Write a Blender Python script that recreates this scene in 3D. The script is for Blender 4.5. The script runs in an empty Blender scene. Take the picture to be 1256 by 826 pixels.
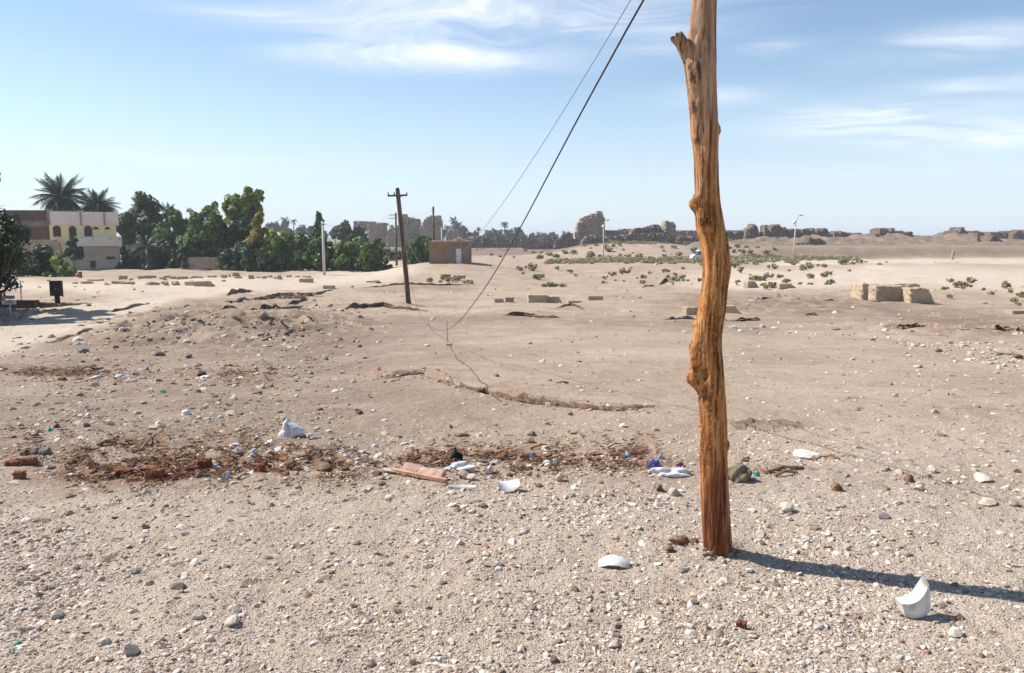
import bpy, bmesh, math, random
import numpy as np
from mathutils import Vector, Matrix, Quaternion

random.seed(7)
RNG = np.random.default_rng(7)
scene = bpy.context.scene
COL = scene.collection
R = math.radians

# ------------------------------------------------------------------ camera
EYE = 1.65
FPX, CU, CV = 942.0, 628.0, 413.0
PITCH = math.atan(123 / 942)
cam_d = bpy.data.cameras.new('camera')
cam = bpy.data.objects.new('camera', cam_d)
COL.objects.link(cam)
cam.location = (0, 0, EYE)
cam.rotation_euler = (math.pi / 2 - PITCH, 0, 0)
cam_d.sensor_width = 36
cam_d.lens = 27
cam_d.clip_start = 0.05
cam_d.clip_end = 20000
scene.camera = cam

# ------------------------------------------------------------------ light
SUN_EL, SUN_AZ = 45.0, -71.0          # azimuth clockwise from straight ahead
sd = bpy.data.lights.new('sun', 'SUN')
sd.energy = 5.0
sd.angle = R(0.53)
sd.color = (1.0, 0.945, 0.87)
sun = bpy.data.objects.new('sun', sd)
COL.objects.link(sun)
SUNV = Vector((math.sin(R(SUN_AZ)) * math.cos(R(SUN_EL)), math.cos(R(SUN_AZ)) * math.cos(R(SUN_EL)), math.sin(R(SUN_EL))))
sun.rotation_euler = SUNV.to_track_quat('Z', 'Y').to_euler()
sun.location = (0, 0, 60)

scene.view_settings.view_transform = 'Standard'
scene.view_settings.look = 'None'
scene.view_settings.exposure = 0.70
scene.view_settings.gamma = 1.0


class NT:
    """small helper for writing node trees"""
    def __init__(s, tree):
        s.t = tree
        s.n = tree.nodes

    def new(s, typ, **kw):
        n = s.n.new(typ)
        for k, v in kw.items():
            setattr(n, k, v)
        return n

    def set(s, sock, v):
        if isinstance(v, bpy.types.NodeSocket):
            s.t.links.new(v, sock)
        elif isinstance(v, (tuple, list)) and len(v) == 3 and sock.type == 'RGBA':
            sock.default_value = (*v, 1)
        else:
            sock.default_value = v

    def math(s, op, a, b=None, c=None, clamp=False):
        n = s.new('ShaderNodeMath', operation=op, use_clamp=clamp)
        s.set(n.inputs[0], a)
        if b is not None: s.set(n.inputs[1], b)
        if c is not None: s.set(n.inputs[2], c)
        return n.outputs[0]

    def vmath(s, op, a, b):
        n = s.new('ShaderNodeVectorMath', operation=op)
        s.set(n.inputs[0], a); s.set(n.inputs[1], b)
        return n.outputs[0]

    def noise(s, vec, scale, detail=4, rough=0.55, dist=0.0, out=0):
        n = s.new('ShaderNodeTexNoise')
        s.set(n.inputs['Vector'], vec)
        n.inputs['Scale'].default_value = scale
        n.inputs['Detail'].default_value = detail
        n.inputs['Roughness'].default_value = rough
        n.inputs['Distortion'].default_value = dist
        return n.outputs[out]

    def voro(s, vec, scale, feature='F1', out='Distance'):
        n = s.new('ShaderNodeTexVoronoi', feature=feature)
        s.set(n.inputs['Vector'], vec)
        n.inputs['Scale'].default_value = scale
        return n.outputs[out]

    def rng(s, v, a, b, c=0.0, d=1.0, smooth=True):
        n = s.new('ShaderNodeMapRange', interpolation_type='SMOOTHSTEP' if smooth else 'LINEAR')
        s.set(n.inputs[0], v)
        for i, q in zip((1, 2, 3, 4), (a, b, c, d)): n.inputs[i].default_value = q
        return n.outputs[0]

    def mix(s, f, a, b, mode='MIX'):
        n = s.new('ShaderNodeMix', data_type='RGBA', blend_type=mode)
        s.set(n.inputs[0], f); s.set(n.inputs[6], a); s.set(n.inputs[7], b)
        return n.outputs[2]

    def ramp(s, f, stops):
        n = s.new('ShaderNodeValToRGB')
        s.set(n.inputs[0], f)
        el = n.color_ramp.elements
        while len(el) < len(stops): el.new(0.5)
        for e, (p, c) in zip(el, stops):
            e.position = p; e.color = (*c, 1)
        return n.outputs[0]

    def bump(s, h, strength=0.5, dist=0.02, nrm=None):
        n = s.new('ShaderNodeBump')
        n.inputs['Strength'].default_value = strength
        n.inputs['Distance'].default_value = dist
        s.set(n.inputs['Height'], h)
        if nrm is not None: s.set(n.inputs['Normal'], nrm)
        return n.outputs[0]


# ------------------------------------------------------------------ sky
world = bpy.data.worlds.new('World')
scene.world = world
world.use_nodes = True
W = NT(world.node_tree)
bg = W.n['Background']
sky = W.new('ShaderNodeTexSky', sky_type='NISHITA', sun_disc=False)
sky.sun_elevation = R(SUN_EL)
sky.sun_rotation = R(SUN_AZ)
sky.air_density = 1.0
sky.dust_density = 0.25
sky.ozone_density = 2.2
SKY_STRENGTH = 0.094
geo = W.new('ShaderNodeTexCoord').outputs['Generated']
sep = W.new('ShaderNodeSeparateXYZ'); W.set(sep.inputs[0], geo)
zz = W.math('ADD', W.math('MAXIMUM', sep.outputs[2], 0.0), 0.06)
px_ = W.math('DIVIDE', sep.outputs[0], zz)
py_ = W.math('DIVIDE', sep.outputs[1], zz)
cmb = W.new('ShaderNodeCombineXYZ')
W.set(cmb.inputs[0], px_); W.set(cmb.inputs[1], W.math('MULTIPLY', py_, 1.0))
warp = W.noise(cmb.outputs[0], 0.55, 3, 0.5, out=1)
wv = W.vmath('ADD', cmb.outputs[0], W.vmath('MULTIPLY', W.vmath('SUBTRACT', warp, (0.5, 0.5, 0.5)), (2.2, 2.2, 0)))
mp = W.new('ShaderNodeMapping'); W.set(mp.inputs[0], wv)
mp.inputs['Rotation'].default_value = (0, 0, R(14))
mp.inputs['Scale'].default_value = (0.55, 1.5, 1)
fine = W.noise(mp.outputs[0], 1.5, 9, 0.62, 0.5)
# bodies of cirrus where they hang in the sky: azimuth / elevation in degrees
az = W.math('MULTIPLY', W.math('ARCTAN2', sep.outputs[0], sep.outputs[1]), 57.2958)
el = W.math('MULTIPLY', W.math('ARCSINE', sep.outputs[2]), 57.2958)
body = None
for (a0, e0, sa, se, amp) in [(-1, 15.4, 14, 1.7, .85), (-6, 12.6, 9, 1.1, .95), (6, 14.2, 8, 1.0, .6), (1, 18.5, 18, 1.6, .6), (29, 11.8, 5.5, .9, .65), (25, 7.6, 7, 1.0, .80),
                              (32, 6.1, 6, .8, .65), (31, 9.3, 4, .5, .5), (18.5, 12.6, 2.4, .5, .5), (-17, 14.6, 7, .5, .32), (-24, 5.2, 13, .7, .18), (28, 4.2, 14, .8, .2), (14, 9.6, 4, .7, .36), (11.5, 13.4, 2.5, .8, .4)]:
    da = W.math('DIVIDE', W.math('SUBTRACT', az, a0), sa)
    de = W.math('DIVIDE', W.math('SUBTRACT', el, e0), se)
    g = W.math('MULTIPLY', W.math('EXPONENT', W.math('MULTIPLY', W.math('ADD', W.math('MULTIPLY', da, da), W.math('MULTIPLY', de, de)), -1.0)), amp)
    body = g if body is None else W.math('ADD', body, g)
wide = W.rng(W.noise(cmb.outputs[0], 0.35, 2), 0.5, 0.75, 0.0, 0.3)
high = W.rng(el, 21, 32)
body = W.math('ADD', body, W.math('MULTIPLY', wide, high))
cl = W.math('MULTIPLY', W.rng(fine, 0.30, 0.68), W.math('MULTIPLY', body, 1.05), clamp=True)
cl = W.math('ADD', cl, W.math('MULTIPLY', W.math('MULTIPLY', body, body), 0.12), clamp=True)
# milky desert air low in the sky, the same all round
low = W.rng(el, 15, -2, 0.0, 0.74)
skyc = W.mix(low, sky.outputs[0], (4.9, 5.9, 7.05))
skycol = W.mix(W.math('MULTIPLY', cl, 0.95), skyc, (7.6, 7.85, 8.2))
W.set(bg.inputs[0], skycol)
bg.inputs[1].default_value = SKY_STRENGTH


# ------------------------------------------------------------------ numbers: noise, terrain
def _h(ix, iy, seed):
    n = (ix.astype(np.int64) * 374761393 + iy.astype(np.int64) * 668265263 + seed * 974711) & 0xffffffff
    n = ((n ^ (n >> 13)) * 1274126177) & 0xffffffff
    n = n ^ (n >> 16)
    return (n & 0xffffff) / float(0xffffff)


def vn(x, y, seed=0):
    x = np.asarray(x, float); y = np.asarray(y, float)
    ix = np.floor(x); iy = np.floor(y)
    fx = x - ix; fy = y - iy
    fx = fx * fx * fx * (fx * (fx * 6 - 15) + 10); fy = fy * fy * fy * (fy * (fy * 6 - 15) + 10)
    a = _h(ix, iy, seed); b = _h(ix + 1, iy, seed); c = _h(ix, iy + 1, seed); d = _h(ix + 1, iy + 1, seed)
    return (a + (b - a) * fx) * (1 - fy) + (c + (d - c) * fx) * fy - 0.5


def fbm(x, y, seed=0, o=4, g=0.5):
    t = 0; a = 1
    for i in range(o):
        t = t + a * vn(x * 2 ** i + 17.3 * i, y * 2 ** i - 9.1 * i, seed + i)
        a *= g
    return t


def sstep(a, b, x):
    t = np.clip((x - a) / (b - a), 0, 1)
    return t * t * (3 - 2 * t)


_pd = np.array([0, 3, 5, 7, 8.5, 10, 12, 14, 18, 25, 33, 46, 60, 75, 110, 150, 250, 6000.])
_pz = np.array([0, 0, -.01, -.05, -.12, -.28, -.45, -.62, -.88, -1.32, -1.80, -2.38, -2.62, -2.75, -2.80, -2.95, -2.95, -2.95])


def profile(d):
    l = np.log(np.maximum(d, 0.2))
    z = 0
    for k in (-.09, -.05, 0, .05, .09):
        z = z + np.interp(np.exp(l + k), _pd, _pz)
    return z / 5


def gx(u, D): return (u - CU) / FPX * D


def gauss(x, y, x0, y0, sx, sy, p=2):
    return np.exp(-(np.abs((x - x0) / sx) ** p + np.abs((y - y0) / sy) ** p))


LIP = None
POLE_XY = None


def base_H(x, y):
    x = np.asarray(x, float); y = np.asarray(y, float)
    d = np.sqrt(y * y + 0.04 * x * x + 0.01)
    z = profile(d)
    z = z + 1.42 * gauss(x, y, gx(556, 92), 94, 9.5, 17)
    z = z - 0.35 * gauss(x, y, gx(425, 75), 75, 5, 14)
    z = z + 3.1 * gauss(x, y, gx(775, 190), 192, 19, 22, 3)
    e = sstep(gx(880, 165), gx(930, 165), x)
    z = z + 2.25 * sstep(155, 163, y + 2.0 * vn(x / 20, y * 0, 3)) * e
    z = z + 0.22 * e * vn(x / 25, y / 40, 5)
    mm = 0 * x
    for u, D, sx, sy, h in ((955, 226, 13, 18, 1.9), (1005, 226, 12, 18, 1.9), (1050, 230, 13, 16, 1.4), (1098, 226, 14, 18, 2.5),
                            (1140, 228, 9, 16, 1.9), (1180, 226, 12, 18, 2.5), (1215, 236, 12, 12, 1.4), (1262, 236, 12, 14, 1.9), (1330, 236, 16, 14, 1.8), (1420, 236, 18, 14, 2)):
        mm = np.maximum(mm, h * gauss(x, y, gx(u, D), D + 9, sx, sy))
    z = z + mm
    z = z + 0.35 * gauss(x, y, gx(250, 70), 72, 16, 10)
    z = z + 0.42 * gauss(x, y, gx(300, 23), 23, 4.5, 4.0)
    z = z - 0.55 * gauss(x, y, gx(-40, 36), 36, 6.5, 7.5)
    return z


def H(x, y):
    x = np.asarray(x, float); y = np.asarray(y, float)
    z = base_H(x, y)
    d = np.sqrt(x * x + y * y)
    far = sstep(8, 40, d)
    z = z + fbm(x / 14, y / 14, 11, 4) * 0.30 * sstep(20, 110, d)
    z = z + fbm(x / 4, y / 4, 21, 4) * (0.10 + 0.14 * far) * sstep(2, 9, d)
    z = z + (.62 - 1.9 * np.abs(fbm(x / 5.5, y / 9, 95, 4))) * 1.7 * sstep(186, 205, y) * sstep(330, 260, y) * sstep(gx(860, 200), gx(900, 200), x)
    bu, bv = project(x, y, base_H(x, y))
    rw = np.maximum(np.exp(-(((bu - 270) / 190) ** 4 + ((bv - 392) / 26) ** 2)), .8 * np.exp(-(((bu - 985) / 100) ** 2 + ((bv - 372) / 13) ** 2)))
    rw = np.maximum(rw, .6 * np.exp(-(((bu - 1180) / 130) ** 2 + ((bv - 402) / 9) ** 2))) * (y > 4) * (y < 90) * sstep(.0, .25, np.abs(bv - (410 - (bu - 0) * .2)) / 60 + (bu > 250))
    z = z + rw * (.22 - .75 * np.abs(fbm(x / 1.3, y / 1.1, 91, 4)))
    rough = 0.45 + 0.55 * sstep(1.5, -1.0, x + 0.02 * y) + 0.5 * (d < 7)
    z = z + fbm(x / 0.9, y / 0.9, 31, 3) * 0.030 * rough
    near = sstep(30, 12, d)
    z = z + fbm(x / 0.22, y / 0.22, 41, 3) * 0.012 * near * rough
    n2 = sstep(10, 6, d)
    z = z + vn(x / 0.06, y / 0.06, 51) * 0.006 * n2
    if POLE_XY is not None:
        pr = np.hypot(x - POLE_XY[0], (y - POLE_XY[1]))
        z = z + (.030 + .05 * vn(x / .09, y / .09, 77)) * np.exp(-(pr / .17) ** 2)
    if LIP is not None:
        lx, ly = LIP
        yl = np.interp(x, lx, ly) + 0.22 * vn(x / 0.55, x * 0, 61) + 0.07 * vn(x / 0.2, x * 0, 62)
        fade = sstep(lx[0] - .25, lx[0] + .5, x) * sstep(lx[-1] + .15, lx[-1] - .9, x) * (0.85 + 0.6 * vn(x / .5, x * 0, 64))
        dy = y - yl
        z = z + fade * (0.062 * sstep(0.0, 0.07, dy) * np.exp(-np.maximum(dy, 0) / 2.6) - 0.03 * np.exp(-(dy / 0.25) ** 2) * (dy < 0))
    return z


def ray(u, v):
    u = np.asarray(u, float); v = np.asarray(v, float)
    xc = (u - CU) / FPX; yc = (CV - v) / FPX
    c, s = math.cos(PITCH), math.sin(PITCH)
    return xc, c + yc * s, -s + yc * c


def at(u, v, D):
    """the point at forward distance D seen at pixel (u, v) of the photograph"""
    x, y, z = ray(u, v)
    return Vector((float(x / y * D), float(D), float(EYE + z / y * D)))


_DS = np.exp(np.linspace(math.log(1.2), math.log(600), 380))


def ground_px(u, v):
    """where the ground is seen at pixel (u, v): arrays in, arrays out"""
    u = np.atleast_1d(np.asarray(u, float)); v = np.atleast_1d(np.asarray(v, float))
    X = np.empty_like(u); Y = np.empty_like(u)
    for a in range(0, len(u), 4000):
        rx, ry, rz = ray(u[a:a + 4000], v[a:a + 4000])
        kx = (rx / ry)[:, None]; kz = (rz / ry)[:, None]
        D = _DS[None, :]
        hit = (EYE + kz * D) < base_H(kx * D, D + 0 * kx)
        i = np.where(hit.any(1), hit.argmax(1), len(_DS) - 1)
        i = np.maximum(i, 1)
        lo, hi = _DS[i - 1], _DS[i]
        k1 = kx[:, 0]; k2 = kz[:, 0]
        for _ in range(12):
            m = (lo + hi) / 2
            b = (EYE + k2 * m) < base_H(k1 * m, m)
            hi = np.where(b, m, hi); lo = np.where(b, lo, m)
        X[a:a + 4000] = k1 * hi; Y[a:a + 4000] = hi
    return X, Y


def G(u, v):
    X, Y = ground_px(u, v)
    return Vector((float(X[0]), float(Y[0]), float(H(X, Y)[0])))


def project(x, y, z):
    c, s = math.cos(PITCH), math.sin(PITCH)
    dz = z - EYE
    f = y * c - dz * s
    up = y * s + dz * c
    f = np.where(f < 0.05, 0.05, f)
    return CU + FPX * x / f, CV - FPX * up / f


_px, _py = ground_px([881], [682])
POLE_XY = (float(_px[0]), float(_py[0]))
lipu = np.array([452, 480, 500, 520, 545, 560, 585, 610, 640, 670, 700, 740, 780, 812.])
lipv = np.array([458, 463, 461, 459, 464, 472, 479, 482, 488, 492, 495, 498, 499, 498.])
_lx, _ly = ground_px(lipu, lipv)
LIP = (_lx, _ly)


# ------------------------------------------------------------------ object helpers
def tag(o, label=None, cat=None, group=None, kind=None):
    if label: o['label'] = label
    if cat: o['category'] = cat
    if group: o['group'] = group
    if kind: o['kind'] = kind
    return o


def empty(name, loc, label=None, cat=None, group=None, rz=0.0):
    o = bpy.data.objects.new(name, None)
    o.empty_display_size = 0.2
    COL.objects.link(o)
    o.location = loc
    o.rotation_euler = (0, 0, rz)
    return tag(o, label, cat, group)


def link(name, me, m=None, parent=None, loc=None):
    if m is not None and not me.materials: me.materials.append(m)
    o = bpy.data.objects.new(name, me)
    COL.objects.link(o)
    if parent is not None: o.parent = parent
    if loc is not None: o.location = loc
    return o


def mesh_np(name, V, F, smooth=False, col=None):
    """V (n,3), F (m,k) arrays -> mesh; col (n,3) goes to the colour attribute 'tint'"""
    me = bpy.data.meshes.new(name)
    V = np.asarray(V, np.float32); F = np.asarray(F, np.int32)
    k = F.shape[1]
    me.vertices.add(len(V)); me.vertices.foreach_set('co', V.ravel())
    me.loops.add(F.size); me.loops.foreach_set('vertex_index', F.ravel())
    me.polygons.add(len(F))
    me.polygons.foreach_set('loop_start', np.arange(0, F.size, k, dtype=np.int32))
    me.polygons.foreach_set('loop_total', np.full(len(F), k, np.int32))
    me.polygons.foreach_set('use_smooth', np.full(len(F), bool(smooth)))
    if col is not None:
        a = me.color_attributes.new('tint', 'FLOAT_COLOR', 'POINT')
        c = np.ones((len(V), 4), np.float32); c[:, :3] = col
        a.data.foreach_set('color', c.ravel())
    me.update(calc_edges=True)
    me.validate()
    return me


def mesh_py(name, V, F, smooth=False):
    me = bpy.data.meshes.new(name)
    me.from_pydata([tuple(v) for v in V], [], [tuple(f) for f in F])
    if smooth:
        for p in me.polygons: p.use_smooth = True
    me.update()
    return me


def bm_mesh(name, bm, smooth=False):
    bmesh.ops.recalc_face_normals(bm, faces=bm.faces)
    me = bpy.data.meshes.new(name)
    bm.to_mesh(me); bm.free()
    if smooth:
        for p in me.polygons: p.use_smooth = True
    return me


def add_box(bm, cx, cy, cz, sx, sy, sz, rz=0.0, bevel=0.0):
    M = Matrix.Translation((cx, cy, cz)) @ Matrix.Rotation(rz, 4, 'Z') @ Matrix.Diagonal((sx, sy, sz, 1))
    r = bmesh.ops.create_cube(bm, size=1, matrix=M)
    if bevel:
        es = {e for v in r['verts'] for e in v.link_edges}
        bmesh.ops.bevel(bm, geom=list(es), offset=bevel, segments=1, affect='EDGES')


def box_mesh(sx, sy, sz, bevel=0.0, name='box'):
    bm = bmesh.new()
    add_box(bm, 0, 0, sz / 2, sx, sy, sz, 0, bevel)
    return bm_mesh(name, bm)


def tube(pts, rad, n=8, cap=True):
    """tapered tube along points; returns V, F lists (faces quads + caps)"""
    pts = [Vector(p) for p in pts]
    if not hasattr(rad, '__len__'): rad = [rad] * len(pts)
    V, F = [], []
    for i, p in enumerate(pts):
        t = (pts[min(i + 1, len(pts) - 1)] - pts[max(i - 1, 0)]).normalized()
        a = Vector((1, 0, 0)) if abs(t.x) < 0.8 else Vector((0, 1, 0))
        b1 = t.cross(a).normalized(); b2 = t.cross(b1)
        for k in range(n):
            q = 2 * math.pi * k / n
            V.append(p + (b1 * math.cos(q) + b2 * math.sin(q)) * rad[i])
    for i in range(len(pts) - 1):
        for k in range(n):
            F.append((i * n + k, i * n + (k + 1) % n, (i + 1) * n + (k + 1) % n, (i + 1) * n + k))
    if cap:
        F.append(tuple(range(n - 1, -1, -1)))
        F.append(tuple((len(pts) - 1) * n + k for k in range(n)))
    return V, F


def tube_obj(name, pts, rad, m, parent=None, n=8, origin=None, smooth=True):
    V, F = tube(pts, rad, n)
    if origin is not None: V = [v - Vector(origin) for v in V]
    me = mesh_py(name, V, F, smooth)
    return link(name, me, m, parent, None if parent is not None else origin)


def join(parts):
    V, F = [], []
    for v, f in parts:
        b = len(V); V += list(v); F += [tuple(i + b for i in q) for q in f]
    return V, F


# ------------------------------------------------------------------ materials
def mat(name, fn, rough=0.9, spec=0.3):
    m = bpy.data.materials.new(name)
    m.use_nodes = True
    t = NT(m.node_tree)
    p = t.n['Principled BSDF']
    p.inputs['Roughness'].default_value = rough
    p.inputs['Specular IOR Level'].default_value = spec
    fn(t, p)
    return m


def world_pos(t): return t.new('ShaderNodeNewGeometry').outputs['Position']
def obj_pos(t): return t.new('ShaderNodeTexCoord').outputs['Object']
def rnd(t): return t.new('ShaderNodeObjectInfo').outputs['Random']


def rocky(name, a, b, scale=3.0, bump=0.4, dist=0.02, rough=0.92, rand=0.25, c=None, local=False, stretch=None):
    """mottled mineral surface between colours a and b (c: darker flecks)"""
    def fn(t, p):
        v = obj_pos(t) if local else world_pos(t)
        if stretch is not None: v = t.vmath('MULTIPLY', v, stretch)
        n = t.noise(v, scale, 6, 0.65)
        col = t.mix(t.rng(n, 0.35, 0.68), a, b)
        if c is not None:
            col = t.mix(t.rng(t.noise(v, scale * 4.3, 4, 0.7), 0.56, 0.72), col, c)
        if rand:
            hv = t.new('ShaderNodeHueSaturation')
            t.set(hv.inputs['Value'], t.math('ADD', t.math('MULTIPLY', rnd(t), 2 * rand), 1 - rand))
            t.set(hv.inputs['Color'], col); col = hv.outputs[0]
        t.set(p.inputs['Base Color'], col)
        h = t.math('ADD', n, t.math('MULTIPLY', t.noise(v, scale * 6, 5, 0.7), 0.4))
        t.set(p.inputs['Normal'], t.bump(h, bump, dist))
    return mat(name, fn, rough, 0.2)


def plain(name, a, rough=0.6, var=0.15, scale=8, bump=0.1, metallic=0.0, spec=0.4):
    def fn(t, p):
        n = t.noise(obj_pos(t), scale, 5, 0.6)
        d = tuple(q * (1 - var) for q in a)
        l = tuple(min(1, q * (1 + var)) for q in a)
        t.set(p.inputs['Base Color'], t.mix(t.rng(n, 0.35, 0.65), d, l))
        t.set(p.inputs['Normal'], t.bump(n, bump, 0.01))
        p.inputs['Metallic'].default_value = metallic
    return mat(name, fn, rough, spec)


def leafy(name, a, b, trans=0.25):
    m = bpy.data.materials.new(name)
    m.use_nodes = True
    t = NT(m.node_tree)
    p = t.n['Principled BSDF']
    at_ = t.new('ShaderNodeAttribute', attribute_name='tint')
    sx = t.new('ShaderNodeSeparateColor'); t.set(sx.inputs[0], at_.outputs['Color'])
    col = t.mix(sx.outputs[0], a, b)
    hv = t.new('ShaderNodeHueSaturation')
    t.set(hv.inputs['Value'], t.math('ADD', t.math('MULTIPLY', sx.outputs[1], 0.8), 0.6))
    t.set(hv.inputs['Color'], col); col = hv.outputs[0]
    t.set(p.inputs['Base Color'], col)
    p.inputs['Roughness'].default_value = 0.6
    p.inputs['Specular IOR Level'].default_value = 0.3
    tr = t.new('ShaderNodeBsdfTranslucent'); t.set(tr.inputs[0], col)
    ms = t.new('ShaderNodeMixShader'); ms.inputs[0].default_value = trans
    t.t.links.new(p.outputs[0], ms.inputs[1]); t.t.links.new(tr.outputs[0], ms.inputs[2])
    t.t.links.new(ms.outputs[0], t.n['Material Output'].inputs[0])
    return m


M = {}


def ground_fn(t, p):
    v = world_pos(t)
    A = lambda n: t.new('ShaderNodeAttribute', attribute_name=n).outputs['Fac']
    big = t.noise(v, 0.35, 5, 0.6)
    mid = t.noise(v, 2.3, 6, 0.65)
    fin = t.noise(v, 26, 5, 0.7)
    col = t.mix(t.rng(big, 0.35, 0.68), (0.308, 0.233, 0.170), (0.395, 0.308, 0.232))
    col = t.mix(t.math('MULTIPLY', t.rng(mid, 0.48, 0.72), 0.7), col, (0.225, 0.156, 0.104))
    col = t.mix(t.math('MULTIPLY', A('pale'), 0.9), col, (0.500, 0.418, 0.330))
    col = t.mix(t.math('MULTIPLY', A('chalky'), t.rng(mid, 0.3, 0.7, 0.35, 0.8)), col, (0.475, 0.402, 0.328))
    cr = t.math('MULTIPLY', A('crust'), t.rng(t.noise(v, 0.9, 6, 0.7), 0.30, 0.58, .2, 1))
    col = t.mix(t.math('MULTIPLY', cr, 0.85), col, (0.155, 0.104, 0.069))
    col = t.mix(t.math('MULTIPLY', A('debris_shade'), t.rng(t.noise(v, 0.12, 6, 0.7), 0.3, 0.65, .6, 1)), col, (0.118, 0.084, 0.060))  # mound rubble colour, darkened to carry the shade of slopes turned from sun
    lt = t.math('MULTIPLY', A('litter'), t.rng(t.noise(v, 3.2, 6, 0.7), 0.34, 0.56), clamp=True)
    col = t.mix(t.math('MULTIPLY', lt, 0.9), col, (0.150, 0.068, 0.031))
    col = t.mix(t.math('MULTIPLY', A('earth'), 0.85), col, (0.22, 0.14, 0.09))
    # grit: small grains of differing colour
    vc = t.voro(v, 95, out='Color'); vd = t.voro(v, 95)
    sv = t.new('ShaderNodeSeparateColor'); t.set(sv.inputs[0], vc)
    gm = t.math('MULTIPLY', t.rng(vd, 0.5, 0.25), A('grit'))
    gcol = t.ramp(sv.outputs[0], [(0.0, (0.20, 0.14, 0.10)), (0.25, (0.36, 0.28, 0.22)), (0.6, (0.46, 0.385, 0.31)), (1.0, (0.62, 0.56, 0.49))])
    col = t.mix(t.math('MULTIPLY', gm, 0.75), col, gcol)
    v2c = t.voro(v, 30, out='Color'); v2d = t.voro(v, 30)
    s2 = t.new('ShaderNodeSeparateColor'); t.set(s2.inputs[0], v2c)
    g2 = t.math('MULTIPLY', t.math('MULTIPLY', t.rng(v2d, 0.42, 0.30), t.rng(s2.outputs[1], 0.72, 0.78)), A('grit'))
    col = t.mix(t.math('MULTIPLY', g2, 0.7), col, t.ramp(s2.outputs[0], [(0, (0.22, 0.15, 0.11)), (0.5, (0.42, 0.35, 0.29)), (1, (0.62, 0.57, 0.5))]))
    # coarse specks that stay readable farther off
    v3c = t.voro(v, 7.5, out='Color'); v3d = t.voro(v, 7.5)
    s3 = t.new('ShaderNodeSeparateColor'); t.set(s3.inputs[0], v3c)
    g3 = t.math('MULTIPLY', t.math('MULTIPLY', t.rng(v3d, 0.34, 0.2), t.rng(s3.outputs[1], 0.66, 0.70)), A('specks'))
    col = t.mix(t.math('MULTIPLY', g3, 0.85), col, t.ramp(s3.outputs[0], [(0, (0.10, 0.070, 0.052)), (0.45, (0.20, 0.15, 0.115)), (0.7, (0.36, 0.30, 0.24)), (1, (0.52, 0.46, 0.40))]))
    col = t.mix(t.rng(fin, 0.3, 0.7, 0, 0.22), col, (0.27, 0.20, 0.15))
    t.set(p.inputs['Base Color'], col)
    h = t.math('ADD', t.math('MULTIPLY', fin, 0.5), t.math('MULTIPLY', t.math('MULTIPLY', t.rng(vd, 0.55, 0.1), A('grit')), 0.35))
    h = t.math('ADD', h, t.math('MULTIPLY', g2, 0.6))
    b1 = t.bump(h, 1.0, 0.014)
    b2 = t.bump(t.math('ADD', t.noise(v, 5.5, 6, 0.7), t.math('MULTIPLY', g3, 0.3)), 0.6, 0.05, b1)
    b3 = t.bump(t.noise(v, 1.7, 8, 0.72), t.math('ADD', t.math('MULTIPLY', A('specks'), .6), .12) if False else 0.55, 0.16, b2)
    t.set(p.inputs['Normal'], b3)


M['ground'] = mat('dusty ground', ground_fn, 0.95, 0.15)


def tint_stone(name, rough=0.9):
    def fn(t, p):
        a = t.new('ShaderNodeAttribute', attribute_name='tint').outputs['Color']
        n = t.noise(world_pos(t), 55, 4, 0.7)
        t.set(p.inputs['Base Color'], t.mix(t.rng(n, 0.3, 0.75, 0, 0.35), a, (0.30, 0.23, 0.17)))
        t.set(p.inputs['Normal'], t.bump(n, 0.5, 0.006))
    return mat(name, fn, rough, 0.2)


M['gravel'] = tint_stone('gravel stones')
M['pale_stone'] = rocky('chalky stone', (0.42, 0.365, 0.30), (0.53, 0.475, 0.405), 14, 0.6, 0.01, c=(0.36, 0.29, 0.22))
M['tan_stone'] = rocky('tan stone', (0.36, 0.28, 0.21), (0.48, 0.40, 0.31), 12, 0.6, 0.01, c=(0.24, 0.18, 0.13))
M['grey_stone'] = rocky('grey stone', (0.13, 0.115, 0.105), (0.24, 0.215, 0.19), 14, 0.6, 0.01, c=(0.09, 0.08, 0.07))
M['brown_stone'] = rocky('brown clod', (0.13, 0.075, 0.048), (0.24, 0.145, 0.095), 14, 0.7, 0.012, c=(0.07, 0.04, 0.026))
M['red_brick'] = rocky('crumbled red brick', (0.17, 0.062, 0.035), (0.28, 0.12, 0.07), 16, 0.6, 0.01, c=(0.09, 0.035, 0.02))
M['sandstone'] = rocky('weathered sandstone', (0.36, 0.27, 0.185), (0.47, 0.365, 0.26), 1.6, 0.6, 0.05, c=(0.28, 0.20, 0.135), rand=.12)
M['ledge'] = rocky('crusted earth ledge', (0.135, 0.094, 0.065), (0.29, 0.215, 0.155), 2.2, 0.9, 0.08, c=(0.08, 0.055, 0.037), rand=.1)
M['mudbrick'] = rocky('mud brick', (0.125, 0.090, 0.064), (0.21, 0.155, 0.112), 0.35, 0.9, 0.3, c=(0.07, 0.05, 0.036), rand=.08)
M['temple'] = rocky('temple stone', (0.27, 0.192, 0.132), (0.38, 0.282, 0.20), 0.25, 0.9, 0.35, c=(0.15, 0.105, 0.074), rand=.08, stretch=(1, 1, 2.2))
M['wallmud'] = rocky('mud plaster', (0.30, 0.225, 0.165), (0.40, 0.31, 0.23), 0.8, 0.6, 0.1, c=(0.22, 0.16, 0.11), rand=.08)


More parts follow.
